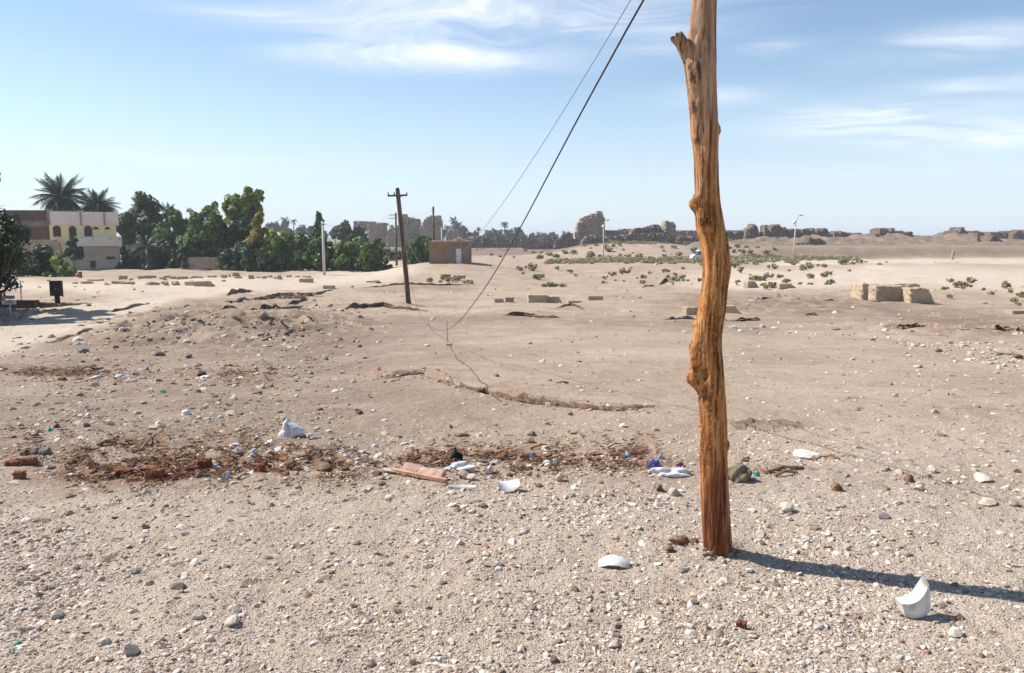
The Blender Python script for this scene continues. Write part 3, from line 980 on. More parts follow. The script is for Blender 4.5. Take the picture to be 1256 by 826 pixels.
def masonry(pts, D, T, cell, holes=(), jit=.14, seed=1, lean=0.0, rough=.25, erode=0.0):
    """a thick piece of masonry standing at distance D whose outline is pts (pixels), courses of size cell (metres)"""
    W_ = [at(u, v, D) for u, v in pts]
    P = [(p.x, p.z) for p in W_]
    Hs = [[(at(u, v, D).x, at(u, v, D).z) for u, v in h] for h in holes]
    xs = [p[0] for p in P]; zs = [p[1] for p in P]
    x0, z0 = min(xs), min(zs)
    nx = max(2, int(math.ceil((max(xs) - x0) / cell))); nz = max(2, int(math.ceil((max(zs) - z0) / cell)))
    cx = x0 + (np.arange(nx) + .5) * cell; cz = z0 + (np.arange(nz) + .5) * cell
    CX, CZ = np.meshgrid(cx, cz, indexing='ij')
    f = in_poly(CX, CZ, P)
    for h in Hs: f &= ~in_poly(CX, CZ, h)
    rg = np.random.default_rng(seed)
    if erode:
        for i in range(nx):
            js = np.nonzero(f[i])[0]
            if len(js) > 6:
                k = int(round(max(0, float(fbm(np.array(i * cell / 1.3), np.array(seed * 3.1), seed, 3)) + .12) * erode / cell))
                if k: f[i, max(js.max() - k + 1, js.min() + 3):] = False
    V, F, idx = [], [], {}
    dy = rg.normal(0, rough, (nx + 1, nz + 1)); dy = dy + rg.normal(0, rough * .9, (nx + 1, 1)); dx = rg.uniform(-jit, jit, (nx + 1, nz + 1)) * cell; dz = rg.uniform(-jit, jit, (nx + 1, nz + 1)) * cell * .8
    dz[:, 0] = 0
    dyb = rg.normal(0, rough, (nx + 1, nz + 1))

    def vid(i, j, b):
        k = (i, j, b)
        if k not in idx:
            idx[k] = len(V)
            h = j / nz
            V.append((x0 + i * cell + dx[i, j], D + (T + dyb[i, j] - lean * h if b else dy[i, j] + lean * h), z0 + j * cell + dz[i, j]))
        return idx[k]
    for i in range(nx):
        for j in range(nz):
            if not f[i, j]: continue
            F.append((vid(i, j, 0), vid(i + 1, j, 0), vid(i + 1, j + 1, 0), vid(i, j + 1, 0)))
            F.append((vid(i + 1, j, 1), vid(i, j, 1), vid(i, j + 1, 1), vid(i + 1, j + 1, 1)))
            if i == 0 or not f[i - 1, j]: F.append((vid(i, j, 1), vid(i, j, 0), vid(i, j + 1, 0), vid(i, j + 1, 1)))
            if i == nx - 1 or not f[i + 1, j]: F.append((vid(i + 1, j, 0), vid(i + 1, j, 1), vid(i + 1, j + 1, 1), vid(i + 1, j + 1, 0)))
            if j == nz - 1 or not f[i, j + 1]: F.append((vid(i, j + 1, 0), vid(i + 1, j + 1, 0), vid(i + 1, j + 1, 1), vid(i, j + 1, 1)))
            if j == 0 or not f[i, j - 1]: F.append((vid(i, j, 1), vid(i + 1, j, 1), vid(i + 1, j, 0), vid(i, j, 0)))
    o = Vector((sum(xs) / len(xs), D + T / 2, z0))
    return [Vector(v) - o for v in V], F, o


def ruin(name, label, cat, pts, D, T, cell, m, holes=(), seed=1, group=None, lean=0.3, erode=0.0, rough=.22):
    V, F, o = masonry(pts, D, T, cell, holes, seed=seed, lean=lean, rough=rough, erode=erode)
    ob = link(name, mesh_py(name, V, F), m, None, o)
    return tag(ob, label, cat, group)


MB, TS = M['mudbrick'], M['temple']
B = 304
# left temple group, far behind the telegraph pole
ruin('temple_ruin', 'flat topped brown temple wall behind the hedge, leftmost of the far ruins', 'ruin', [(434, 300), (434, 272), (449, 272), (450, 277), (472, 277), (472, 273), (448, 273), (449, 278), (449, 300)], 352, 6, .7, TS, seed=3)
ruin('temple_gate', 'square brown temple gate with a cornice between hedge and telegraph pole', 'ruin', [(449, B), (450, 277), (449.5, 272.5), (473, 273), (473, 276), (471, 277), (471, 285), (475, 286), (475, B)], 345, 9, .55, TS, seed=4)
ruin('low_temple_wall', 'low stepped temple wall to the right of the square gate', 'ruin', [(474, B), (474.5, 289), (475, 284), (488, 284), (489, 287), (497, 288), (497, B)], 340, 5, .55, TS, seed=5)
ruin('pylon_ruin', 'broken temple tower with three small see-through windows', 'ruin', [(486, B), (487, 280), (489, 264), (492, 262.5), (497.5, 263), (499, 267.5), (512, 267.8), (514, 272), (515, 280), (516, B)], 350, 8, .5, TS,
     [[(494.5, 271), (497.5, 271), (497.5, 275), (494.5, 275)], [(500.5, 271), (503, 271), (503, 275), (500.5, 275)], [(505, 271.3), (507, 271.3), (507, 274), (505, 274)]], seed=6)
ruin('pylon_ruin', 'broken temple tower with a stepped sloping left edge', 'ruin', [(513, B), (514, 279), (518, 274), (521, 269), (524, 266.2), (528, 264.8), (534, 265.4), (536, 264.4), (540, 265.5), (541, 278), (541, B)], 347, 9, .55, TS,
     [[(537.3, 272), (538.7, 272), (538.7, 276), (537.3, 276)], [(527, 273), (528.3, 273), (528.3, 277), (527, 277)], [(536.9, 279), (538.7, 279), (538.7, 283), (536.9, 283)]], seed=7)
ruin('mud_brick_house', 'small brown flat roofed house among the far palms right of the hut mast', 'building', [(547, 300), (547, 283), (551, 281), (560, 281), (561, 284), (563, 300)], 370, 8, .6, TS, seed=8)
ruin('low_house', 'low pale far house with a flat roof right of the hut', 'building', [(573, 300), (573, 290), (588, 289.5), (588, 300)], 300, 6, .6, M['wallmud'], seed=9)
# long mud wall
ruin('enclosure_wall', 'low dark mud enclosure wall stretching left of the tall pylon ruin', 'wall', [(560, 304), (560, 294), (577, 292.5), (590, 291), (602, 292.5), (609, 290), (618, 293), (640, 292), (660, 292.5), (680, 292), (705, 293), (708, 306)], 262, 4, .5, MB, seed=10, rough=.2)
ruin('mud_mound_ruin', 'pointed crumbling mud heap just left of the tall pylon ruin', 'ruin', [(679, B), (681, 296), (687, 292), (690, 287), (696, 284), (699, 284.6), (701.5, 287), (706, 296), (708, B)], 258, 7, .45, MB, seed=11, rough=.24, erode=1.0)
ruin('pylon_ruin', 'tall broken stone pylon with a rounded stepped left side', 'ruin', [(703.5, 306), (705.5, 287), (708, 277), (710, 272.5), (713.7, 268), (718, 266), (723, 263.6), (727.3, 261.5), (732.3, 262), (733, 259.7), (738.8, 259.7), (739.5, 263.6), (741.6, 264.3), (743, 281.5), (744.5, 306)], 266, 9, .45, TS, seed=12, lean=1.2)
ruin('temple_wall', 'long straight stone wall running right from the tall pylon', 'wall', [(742, 304), (742, 282), (775, 281.7), (800, 282.3), (828, 282), (860, 282.3), (906, 283.5), (935, 284), (935, 304)], 270, 4, .5, TS, seed=13)
ruin('mud_rampart', 'dark crumbled mud rampart lying in front of the long stone wall', 'wall', [(712, 306), (714, 296), (720, 290), (730, 288.5), (742, 291), (760, 289.5), (775, 287), (790, 286), (815, 287), (828, 289), (840, 291), (856, 290.5), (880, 291), (900, 291), (915, 292), (925, 296), (930, 306)], 240, 6, .45, MB, seed=14, rough=.24)
ruin('dark_ruin', 'jagged dark ruin with thin standing columns right of the pylon', 'ruin', [(773, 300), (774, 286), (776, 280.8), (784.6, 280), (794.6, 278.7), (796.6, 283), (797, 277.2), (798.4, 277.2), (799, 283), (801.4, 283), (801.5, 276.5), (804.7, 275), (809.7, 276.5), (812.6, 280.8), (814, 287), (814, 300)], 254, 6, .36, MB, [[(803, 279.5), (804.6, 279.5), (804.6, 285.5), (803, 285.5)]], seed=15)
ruin('tower_ruin', 'square broken tower with a notched top left of the wooden pole', 'ruin', [(813, 302), (814.5, 276), (815.5, 272), (816.9, 270.8), (821, 271.5), (824.7, 272.2), (827, 273.6), (829, 275), (830, 302)], 256, 6, .42, TS, seed=16)
ruin('mud_heap_ruin', 'small rounded mud heap at the foot of the wall beside the wooden pole', 'ruin', [(829, 300), (831, 292), (835, 289.5), (840, 292), (844, 300)], 238, 4, .4, MB, seed=17, rough=.2)
# right hand ruins on their mounds
ruin('mud_wall', 'flat topped sunken mud wall just right of the wooden pole', 'wall', [(872, 306), (872, 284), (896, 283), (914, 284), (916, 306)], 232, 5, .27, MB, rough=.12, erode=2.2, seed=20)
ruin('tower_ruin', 'narrow spired mud ruin stepping up to the right', 'ruin', [(912, 304), (914, 288.5), (915.5, 284), (917, 281.5), (919, 282), (920.6, 279), (923, 279.5), (924, 275), (926, 275.4), (930, 279), (931, 287), (931, 304)], 230, 6, .27, MB, rough=.12, erode=2.2, seed=21)
ruin('block_ruin', 'small square stub of mud wall between two taller ruins', 'ruin', [(931, 300), (932, 287), (932.5, 279.8), (937.6, 280.4), (938, 300)], 234, 4, .27, MB, rough=.12, erode=2.2, seed=22)
ruin('tower_ruin', 'thin pinnacled mud tower left of the big ruined wall', 'ruin', [(937.5, 302), (938.5, 290), (939, 277.5), (941.5, 275), (943, 277.5), (945.5, 278), (946, 302)], 228, 5, .27, MB, rough=.12, erode=2.2, seed=23)
ruin('large_mud_ruin', 'biggest ruined mud building left of the street lamp with a falling roofline', 'ruin', [(945, 302), (946, 279), (948.5, 274.3), (956.4, 275.6), (960, 278), (964, 279), (975.5, 280.7), (983.5, 281), (984, 302)], 231, 8, .27, MB, rough=.12, erode=2.2, seed=24)
ruin('block_ruin', 'flat topped dark mud block to the right of the street lamp', 'ruin', [(982, 302), (983.5, 282), (986, 278.3), (990, 276.9), (998.6, 277.3), (999.5, 282.5), (1000, 302)], 233, 7, .27, MB, rough=.12, erode=2.2, seed=25)
ruin('mound_ruin', 'rounded dark mud ruin with a domed outline', 'ruin', [(999, 302), (999.5, 283), (1006, 280), (1012, 279.4), (1016, 281.5), (1018.5, 286), (1022, 285), (1023, 302)], 235, 7, .27, MB, rough=.12, erode=2.2, seed=26)
ruin('long_mud_building', 'long low mud building with a straight roof sloping down to the right', 'ruin', [(1022, 302), (1024, 284.5), (1027, 282.3), (1030, 282.3), (1033, 284.5), (1046, 285.3), (1059, 286.3), (1059.6, 302)], 236, 8, .27, MB, [[(1042, 289.5), (1043.5, 289.5), (1043.5, 292), (1042, 292)]], rough=.12, erode=2.2, seed=27)
ruin('low_mud_wall', 'low stretch of mud wall between the long building and the next ruin', 'wall', [(1058, 302), (1058, 291), (1064, 290.5), (1070, 291.5), (1070, 302)], 238, 4, .27, MB, rough=.12, erode=2.2, seed=28)
ruin('sunken_ruin', 'roofless ruin with a tall doorpost low on the slope', 'ruin', [(976, 304.5), (976.5, 299.5), (981, 298.4), (990, 298), (991.2, 289.8), (994, 290), (996, 292), (1007, 292.5), (1011, 295), (1014, 298), (1016, 304.5)], 196, 5, .27, MB, [[(985, 300), (987, 300), (987, 305), (985, 305)]], rough=.12, erode=2.2, seed=29)
ruin('corner_ruin', 'ruined corner with a thin post left of the stepped block', 'ruin', [(1068.5, 302), (1069.5, 286.3), (1072.7, 286.3), (1073.4, 291), (1075, 286.3), (1079.5, 285.2), (1080, 302)], 230, 5, .27, MB, rough=.12, erode=2.2, seed=30)
ruin('stepped_ruin', 'stepped dark mud ruin on top of the middle mound', 'ruin', [(1079, 302), (1079.5, 285.3), (1080, 281.2), (1085, 279.6), (1090.5, 279.2), (1092, 281), (1095, 280.3), (1107.5, 280.5), (1111, 283.7), (1120, 285), (1128, 286.6), (1129, 302)], 233, 7, .27, MB, [[(1094, 284), (1095.2, 284), (1095.2, 290), (1094, 290)]], rough=.12, erode=2.2, seed=31)
ruin('peaked_ruin', 'peaked mud ruin with one tall crag at its left', 'ruin', [(1160, 302), (1162, 287.5), (1166, 286.4), (1172, 285.2), (1176, 281.5), (1178.7, 278.7), (1183, 278.3), (1184.6, 285), (1192, 284.4), (1199, 283.4), (1211, 285.4), (1213, 302)], 234, 7, .27, MB, rough=.12, erode=2.2, seed=32)
ruin('angled_ruin', 'lighter broken corner wall stepping down the slope near the right edge', 'ruin', [(1199.5, 300), (1200, 285.8), (1203.5, 285.6), (1204, 292), (1209, 297), (1211, 300.5), (1213, 297), (1219, 289.6), (1222, 289), (1223.5, 292.3), (1227, 292.5), (1233, 300), (1233, 304.5), (1205, 304.5)], 205, 5, .27, MB, rough=.12, erode=2.2, seed=33)
ruin('twin_block_ruin', 'two squared ruin blocks standing high near the right edge', 'ruin', [(1214, 302), (1216, 288), (1217, 283), (1228, 283), (1228.6, 285), (1230.5, 285), (1231, 283.3), (1241.4, 283.3), (1241.6, 302)], 236, 6, .27, MB, rough=.12, erode=2.2, seed=34)
ruin('bulky_ruin', 'bulky dark ruin cut by the right edge of the view', 'ruin', [(1239, 302), (1242, 290), (1246, 286), (1249, 283.6), (1260, 282), (1285, 284), (1305, 290), (1310, 302)], 233, 8, .27, MB, rough=.12, erode=2.2, seed=35)


# ------------------------------------------------------------------ earth ledges and stone blocks
def ledge(label, pts, h, back, seed, jag=.5, m=None, name='rock_ledge', layers=2):
    """broken crust: layers of earth standing h pixels proud along a line of ground points"""
    us = np.linspace(pts[0][0], pts[-1][0], max(14, int(abs(pts[-1][0] - pts[0][0]) / 1.6)))
    vs = np.interp(us, [p[0] for p in pts], [p[1] for p in pts])
    X, Y = ground_px(us, vs)
    rg = np.random.default_rng(seed)
    px = Y / FPX
    parts = []
    n = len(us)
    end = np.minimum(1, np.minimum(np.arange(n), np.arange(n)[::-1]) / (n * .18))
    for L in range(layers):
        f = (L + 1) / layers
        y0 = Y + (L * .10 + jag * .30 * vn(us / 7, us * 0 + L * 9, seed)) + .15 * (rg.normal(0, .5, n) if jag > .3 else 1.1 * vn(us / 3.1, us * 0 + 5 + L, seed + 3)) * jag
        hz = h * px * f * end * (.35 + 1.1 * (vn(us / (5 if jag > .3 else 9), us * 0 + 3, seed + 5) + .5) + (0 if jag > .3 else .35 * vn(us / 2.3, us * 0, seed + 6))) + .004
        zb = H(X, y0) - .05
        zt = H(X, y0) + hz
        yb = y0 + back * (.7 + .6 * (vn(us / 9, us * 0 + 7, seed + 8) + .5))
        zk = H(X, yb) - .03
        ym = y0 + back * .35
        zm = np.maximum(zt * .55 + (H(X, ym) + hz * .6) * .45, H(X, ym) + .004)
        over = (.04 + .06 * rg.uniform(0, 1, n)) * (1 if jag > .3 else 0) - (0 if jag > .3 else .02)
        V = []
        for k in range(n):
            V += [(X[k], y0[k] + .06, zb[k]), (X[k] + rg.normal(0, .02) * (1 if jag > .3 else .25), y0[k] + .02, zb[k] * .45 + zt[k] * .55), (X[k], y0[k] - over[k], zt[k] - .012), (X[k], y0[k] - over[k] + .05, zt[k]), (X[k], ym[k], zm[k]), (X[k], yb[k], zk[k])]
        F = []
        for k in range(n - 1):
            for q in range(5):
                F.append((k * 6 + q, (k + 1) * 6 + q, (k + 1) * 6 + q + 1, k * 6 + q + 1))
        parts.append(([Vector(v) for v in V], F))
    V, F = join(parts)
    o = Vector((float(X.mean()), float(Y.mean()), float(H(X, Y).mean())))
    ob = link(name, mesh_py(name, [v - o for v in V], F), m or M['ledge'], None, o)
    return tag(ob, label, 'rock ledge')


LG = M['ledge']
outcrop_at = G(330, 370)
outcrop = empty('rock_outcrop', outcrop_at, 'long dark outcrop of layered rock beside the pale track', 'rock outcrop')
for kk, (pp, ph, pb) in enumerate((
        ([(274, 375), (290, 375), (306, 372), (322, 372)], 4.0, .9), ([(282, 371), (310, 369.5), (340, 368), (362, 370), (380, 371)], 4.2, .9), ([(296, 368), (330, 366), (356, 365.5), (388, 367.5)], 3.6, .9),
        ([(318, 365), (350, 363.5), (372, 364), (396, 363)], 3.2, 1.0), ([(330, 362), (362, 361), (390, 361), (410, 356)], 3.0, 1.0), ([(352, 374), (366, 373), (384, 369)], 3.0, .8))):
    layer = ledge('rock layer', pp, ph, pb, 70 + kk, 1.1, layers=2, name='rock_layer')
    del layer['label']; del layer['category']
    layer.parent = outcrop; layer.location = layer.location - outcrop_at
ledge('thin dark rock lip just behind the layered outcrop by the track', [(277, 364), (290, 361), (308, 360)], 5, 1.4, 2, 1.0)
ledge('low broken earth lip in front of the layered outcrop', [(262, 384), (297, 385), (336, 383), (369, 380)], 4.5, 1.6, 3, 1.2, layers=3)
ledge('small slanting crust at the left end of the dark mound beside the track', [(134, 384), (149, 382), (174, 376)], 3, 1.4, 4)
ledge('slanting crack with a dark edge along the near side of the pale track', [(57, 422), (85, 413), (111, 406)], 3.5, .8, 5)
ledge('low crust in front of the leaning telegraph pole', [(414, 384), (432, 378), (470, 377), (522, 381)], 4, 1.2, 6)
ledge('dark flat rock lip right of the sagging cable', [(616, 390), (640, 389), (664, 390), (690, 391)], 4.5, .7, 7)
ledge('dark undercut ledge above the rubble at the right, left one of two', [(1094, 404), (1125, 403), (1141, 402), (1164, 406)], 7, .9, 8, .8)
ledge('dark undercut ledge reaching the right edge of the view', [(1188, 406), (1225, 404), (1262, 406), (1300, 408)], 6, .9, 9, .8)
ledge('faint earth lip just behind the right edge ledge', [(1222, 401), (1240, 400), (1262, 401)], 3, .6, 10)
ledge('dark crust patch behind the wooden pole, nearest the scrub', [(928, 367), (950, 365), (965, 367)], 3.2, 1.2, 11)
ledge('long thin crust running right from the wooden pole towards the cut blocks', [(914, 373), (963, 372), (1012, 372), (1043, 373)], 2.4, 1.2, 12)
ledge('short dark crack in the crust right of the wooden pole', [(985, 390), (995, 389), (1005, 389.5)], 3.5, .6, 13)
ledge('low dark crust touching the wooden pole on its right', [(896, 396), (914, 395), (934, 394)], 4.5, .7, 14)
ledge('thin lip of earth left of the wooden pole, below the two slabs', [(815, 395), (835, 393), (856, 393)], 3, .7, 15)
ledge('short dark lip behind the paired stone block', [(682, 378), (700, 376), (718, 378)], 2.6, .6, 16)
ledge('long low crust crossing behind the foot of the leaning telegraph pole', [(440, 353), (480, 351), (530, 352), (575, 351)], 1.8, 1.6, 17)
ledge('small dark crust on the sandy flat left of the wooden pole', [(788, 354), (800, 351), (806, 353)], 3.4, .8, 18)
ledge('small dark crust nearest the wooden pole on its left', [(808, 350), (818, 347), (826, 350)], 3.4, .8, 19)
ledge('brown earth lip in shade beside the wooden pole at knee height', [(900, 523), (930, 522), (965, 523), (990, 524)], 2.0, .25, 20)


M['bank'] = rocky('eroded earth bank', (0.10, 0.060, 0.036), (0.19, 0.122, 0.078), 9, 0.9, 0.03, c=(0.07, 0.042, 0.026), rand=.05)
for lab_, pts_, h_, sd_ in (('low crumbling brown earth bank, its short left piece', [(470, 464), (485, 464), (500, 462), (522, 460)], 1.8, 31), ('low crumbling brown earth bank where the loose wire crosses it', [(534, 461), (548, 466), (562, 474), (585, 480), (606, 481)], 3.2, 32), ('low crumbling brown earth bank in the middle of the sand', [(600, 483), (625, 488), (650, 490), (680, 493), (705, 497)], 3, 33), ('low crumbling brown earth bank thinning out towards the wooden pole', [(700, 498), (735, 500), (770, 501), (806, 500)], 2, 34)):
    ledge(lab_, pts_, h_, .35, sd_, .22, M['bank'], 'earth_bank', 1)


def block_mesh(seed, sx, sy, sz, rough=.02, slant=0.0, cuts=5, bev=.035):
    bm = bmesh.new()
    bmesh.ops.create_cube(bm, size=1)
    bmesh.ops.bevel(bm, geom=bm.edges[:], offset=bev, segments=1, affect='EDGES')
    bmesh.ops.subdivide_edges(bm, edges=[e for e in bm.edges if e.calc_length() > .5], cuts=cuts, use_grid_fill=True)
    rg = np.random.default_rng(seed)
    for v in bm.verts:
        v.co.z += .5
        if slant: v.co.x -= slant * v.co.z * (v.co.x > 0) * v.co.x * 2
        v.co.x *= sx; v.co.y *= sy; v.co.z *= sz
        v.co += Vector(rg.normal(0, rough, 3)) * min(sx, sz)
    return bm_mesh('stone_block', bm)


def block(label, u, v, w, h, dep, rz=0.0, seed=1, slant=0, m=None, cat='stone block', group=None, sink=.04, rough=.022, tilt=0, name='stone_block', bev=.05):
    g = G(u, v)
    px = g.y / FPX
    me = block_mesh(seed, w * px, dep * px, h * px + sink, rough, slant, bev=bev)
    o = link(name, me, m or M['sandstone'], None, (g.x, g.y + dep * px * .5 * abs(math.cos(rz)), g.z - sink))
    o.rotation_euler = (tilt, 0, rz)
    return tag(o, label, cat, group)


block('upright sandstone block at the left end of the cut blocks', 1063, 368.5, 20, 19, 22, R(14), 1)
block('longest cut sandstone block, front middle of the row of cut blocks', 1094, 372, 43, 19, 20, R(5), 2)
block('cut sandstone block with a sloping right end, rightmost of the row', 1131, 373, 33, 19, 20, R(5), 3, slant=.32)
block('sandstone block showing only its top behind the longest cut block', 1111, 366, 32, 17, 18, R(3), 4)
block('small sandstone block wedged behind the upright block', 1080, 367, 16, 17, 14, R(10), 5)
block('left half of the paired sandstone block on the bare sand', 659, 371, 23, 10, 12, R(4), 6)
block('right half of the paired sandstone block on the bare sand', 679, 370.5, 22, 9, 12, R(-3), 7, slant=.2)
block('flat stone slab right of the paired sandstone block', 705, 370.5, 17, 3, 8, R(3), 8)
block('low dark stone bar farther right of the paired block', 731, 368.5, 18, 5, 6, R(-4), 9)
block('pale thick slab jutting left from behind the wooden pole', 849, 386, 20, 9, 11, R(18), 10)
block('pale slab jutting right from behind the wooden pole', 896, 385, 28, 9, 14, R(-16), 11, slant=.3)
block('tilted reddish flat stone in the scrub right of the wooden pole', 923, 353, 18, 8, 9, R(22), 12, slant=.4)
block('long low stone lying in the scrub right of the wooden pole', 967, 355, 24, 6, 8, R(8), 13, slant=.4)
block('pale flat slab lying on the sand at the right edge', 1256, 383, 30, 4, 16, R(3), 14)
block('pair of small tan stones by the sagging cable, left one', 612, 371.5, 11, 5, 6, R(3), 15)
block('pair of small tan stones by the sagging cable, right one', 625, 371, 10, 6, 7, R(-8), 16)
block('weathered stone lying flat between the track and the foundations, the largest', 250, 351.5, 24, 6, 9, R(6), 17, slant=.3)
block('pale flat stone left of the largest stone by the foundations', 232, 350, 11, 5, 7, R(-6), 18)
block('dark topped stone slab beside the pale track', 375, 347.5, 16, 5, 7, R(4), 19)
block('dark stone bar on the near edge of the pale track', 403, 355, 14, 4, 6, R(-5), 20)
gr = 'low foundation stones beside the palm garden'
z2 = [(5, 590, 30, 22), (45, 585, 30, 15), (95, 585, 50, 15), (155, 583, 110, 20), (245, 580, 50, 12), (305, 583, 25, 14), (335, 580, 25, 18), (370, 578, 40, 20), (445, 590, 30, 20), (480, 580, 40, 12), (510, 588, 20, 14), (537, 576, 20, 10), (565, 578, 20, 14), (587, 584, 26, 20), (635, 573, 25, 10), (672, 574, 45, 9), (722, 574, 45, 9), (10, 620, 20, 14), (60, 620, 40, 18), (305, 600, 20, 8), (380, 588, 40, 8), (947, 630, 40, 10), (1050, 605, 50, 8), (720, 608, 40, 10)]
z1 = [(345, 558, 40, 10), (400, 558, 60, 12), (430, 540, 70, 10), (490, 565, 40, 14), (540, 560, 60, 14), (562, 535, 35, 22), (600, 540, 30, 14), (660, 535, 60, 16), (700, 527, 35, 12), (745, 535, 50, 10), (770, 530, 30, 12), (830, 535, 40, 14), (880, 560, 45, 20), (805, 562, 40, 16), (755, 560, 30, 12), (695, 565, 80, 16), (600, 562, 30, 10), (570, 563, 30, 10)]
for i, (a, b, w, h) in enumerate([q for q in [(200 + a / 4.129, 200 + b / 4.129, w / 4.129, h / 4.129) for a, b, w, h in z2] + [(a / 3.754, 200 + b / 3.754, w / 3.754, h / 3.754) for a, b, w, h in z1]]):
    if i % 3 == 0:
        stone('stone_block', a, b, w * .9, h * 1.3, M['sandstone'], 'rounded weathered sandstone lump in the low rows of foundations left of the track', 'stone block', gr, dep=.7)
        continue
    block('weathered sandstone piece in the low rows of foundations left of the track', a, b, w, h, max(5, w * .5), random.uniform(-.4, .4), 40 + i, slant=random.choice([0, 0, .2, .35]), group=gr, rough=.03, bev=.12)


# ------------------------------------------------------------------ hut
def solid(name, m, parent, boxes, bevel=0.0):
    bm = bmesh.new()
    for b in boxes: add_box(bm, *b, bevel=bevel)
    return link(name, bm_mesh(name, bm), m, parent)


def hut():
    g = G(551, 322)
    D = g.y; px = D / FPX
    rz = R(-3)
    r = empty('brick_hut', g, 'small flat roofed brick hut with a white door on the sandy rise', 'hut', None, rz)
    w, d, h = 47 * px, 4.6, 26.0 * px
    x0 = -24.5 * px
    solid('wall', M['hutbrick'], r, [(x0 + w / 2, d / 2, h / 2 - .25, w, d, h + .5)])
    solid('roof', M['wallmud'], r, [(x0 + w / 2, d / 2, h + .06, w + .16, d + .16, .12)])
    # roof clutter
    for (a, b, s, hh) in ((.30, .3, .28, .2), (.66, .25, .5, .36), (.74, .3, .45, .62), (.78, .4, .5, .4), (.86, .3, .3, .25), (.95, .3, .22, .2), (.08, .3, .5, .1)):
        V = rock_verts(I2[0], np.random.default_rng(int(a * 100)), 6, .08) * .5
        o = link('rubble_stone', mesh_np('rubble', V * np.array([s, s * .8, hh]), I2[1]), M['sandstone'], r, (x0 + w * a, d * b, h + .1 + hh * .4))
    f = solid('window', M['orange_wood'], r, [(x0 + w * .365, -.012, h * .64, 3.8 * px, .05, 7.6 * px)])
    solid('sill', M['wallmud'], f, [(x0 + w * .365, -.04, h * .64 - 4.2 * px, 4.8 * px, .12, .07)])
    dd = solid('door', M['door_white'], r, [(x0 + w * .77, -.012, 8.9 * px, 6 * px, .06, 17.8 * px)])
    solid('door_frame', M['wallmud'], dd, [(x0 + w * .77, -.02, 18.2 * px, 7.4 * px, .09, .9 * px), (x0 + w * .77 - 3.4 * px, -.02, 8.9 * px, .7 * px, .09, 17.8 * px), (x0 + w * .77 + 3.4 * px, -.02, 8.9 * px, .7 * px, .09, 17.8 * px)])
    solid('handle', M['dark_metal'], dd, [(x0 + w * .77 - 2.2 * px, -.07, 8.6 * px, .05, .06, .12)])
    return r


hut()


# ------------------------------------------------------------------ the two storey house and its neighbours
def arch_poly(w, h, n=10):
    """outline of an arched opening, base at z = 0"""
    r = w / 2
    P = [(-r, 0), (r, 0)] if h > r else []
    for k in range(n + 1):
        a = math.pi * k / n
        P.append((r * math.cos(a), max(h - r, 0) + r * math.sin(a)))
    return P


def arch_prism(P, x, z, y0, y1):
    V = [Vector((x + a, y0, z + b)) for a, b in P] + [Vector((x + a, y1, z + b)) for a, b in P]
    n = len(P)
    return V, [tuple(range(n)), tuple(range(2 * n - 1, n - 1, -1))] + [(k, k + n, (k + 1) % n + n, (k + 1) % n) for k in range(n)]


def ring_prism(P, g, x, z, y0, y1, cz):
    """raised surround: the outline P and the same grown by g"""
    Q = []
    for a, b in P:
        L = math.hypot(a, b - cz) or 1
        Q.append((a * (1 + g / L), cz + (b - cz) * (1 + g / L)))
    n = len(P); V = []
    for A in (P, Q):
        for y in (y0, y1): V += [Vector((x + a, y, z + b)) for a, b in A]
    F = []
    for k in range(n):
        j = (k + 1) % n
        F += [(k, j, 2 * n + j, 2 * n + k), (2 * n + k, 2 * n + j, 3 * n + j, 3 * n + k), (k, n + k, n + j, j)]
    return V, F


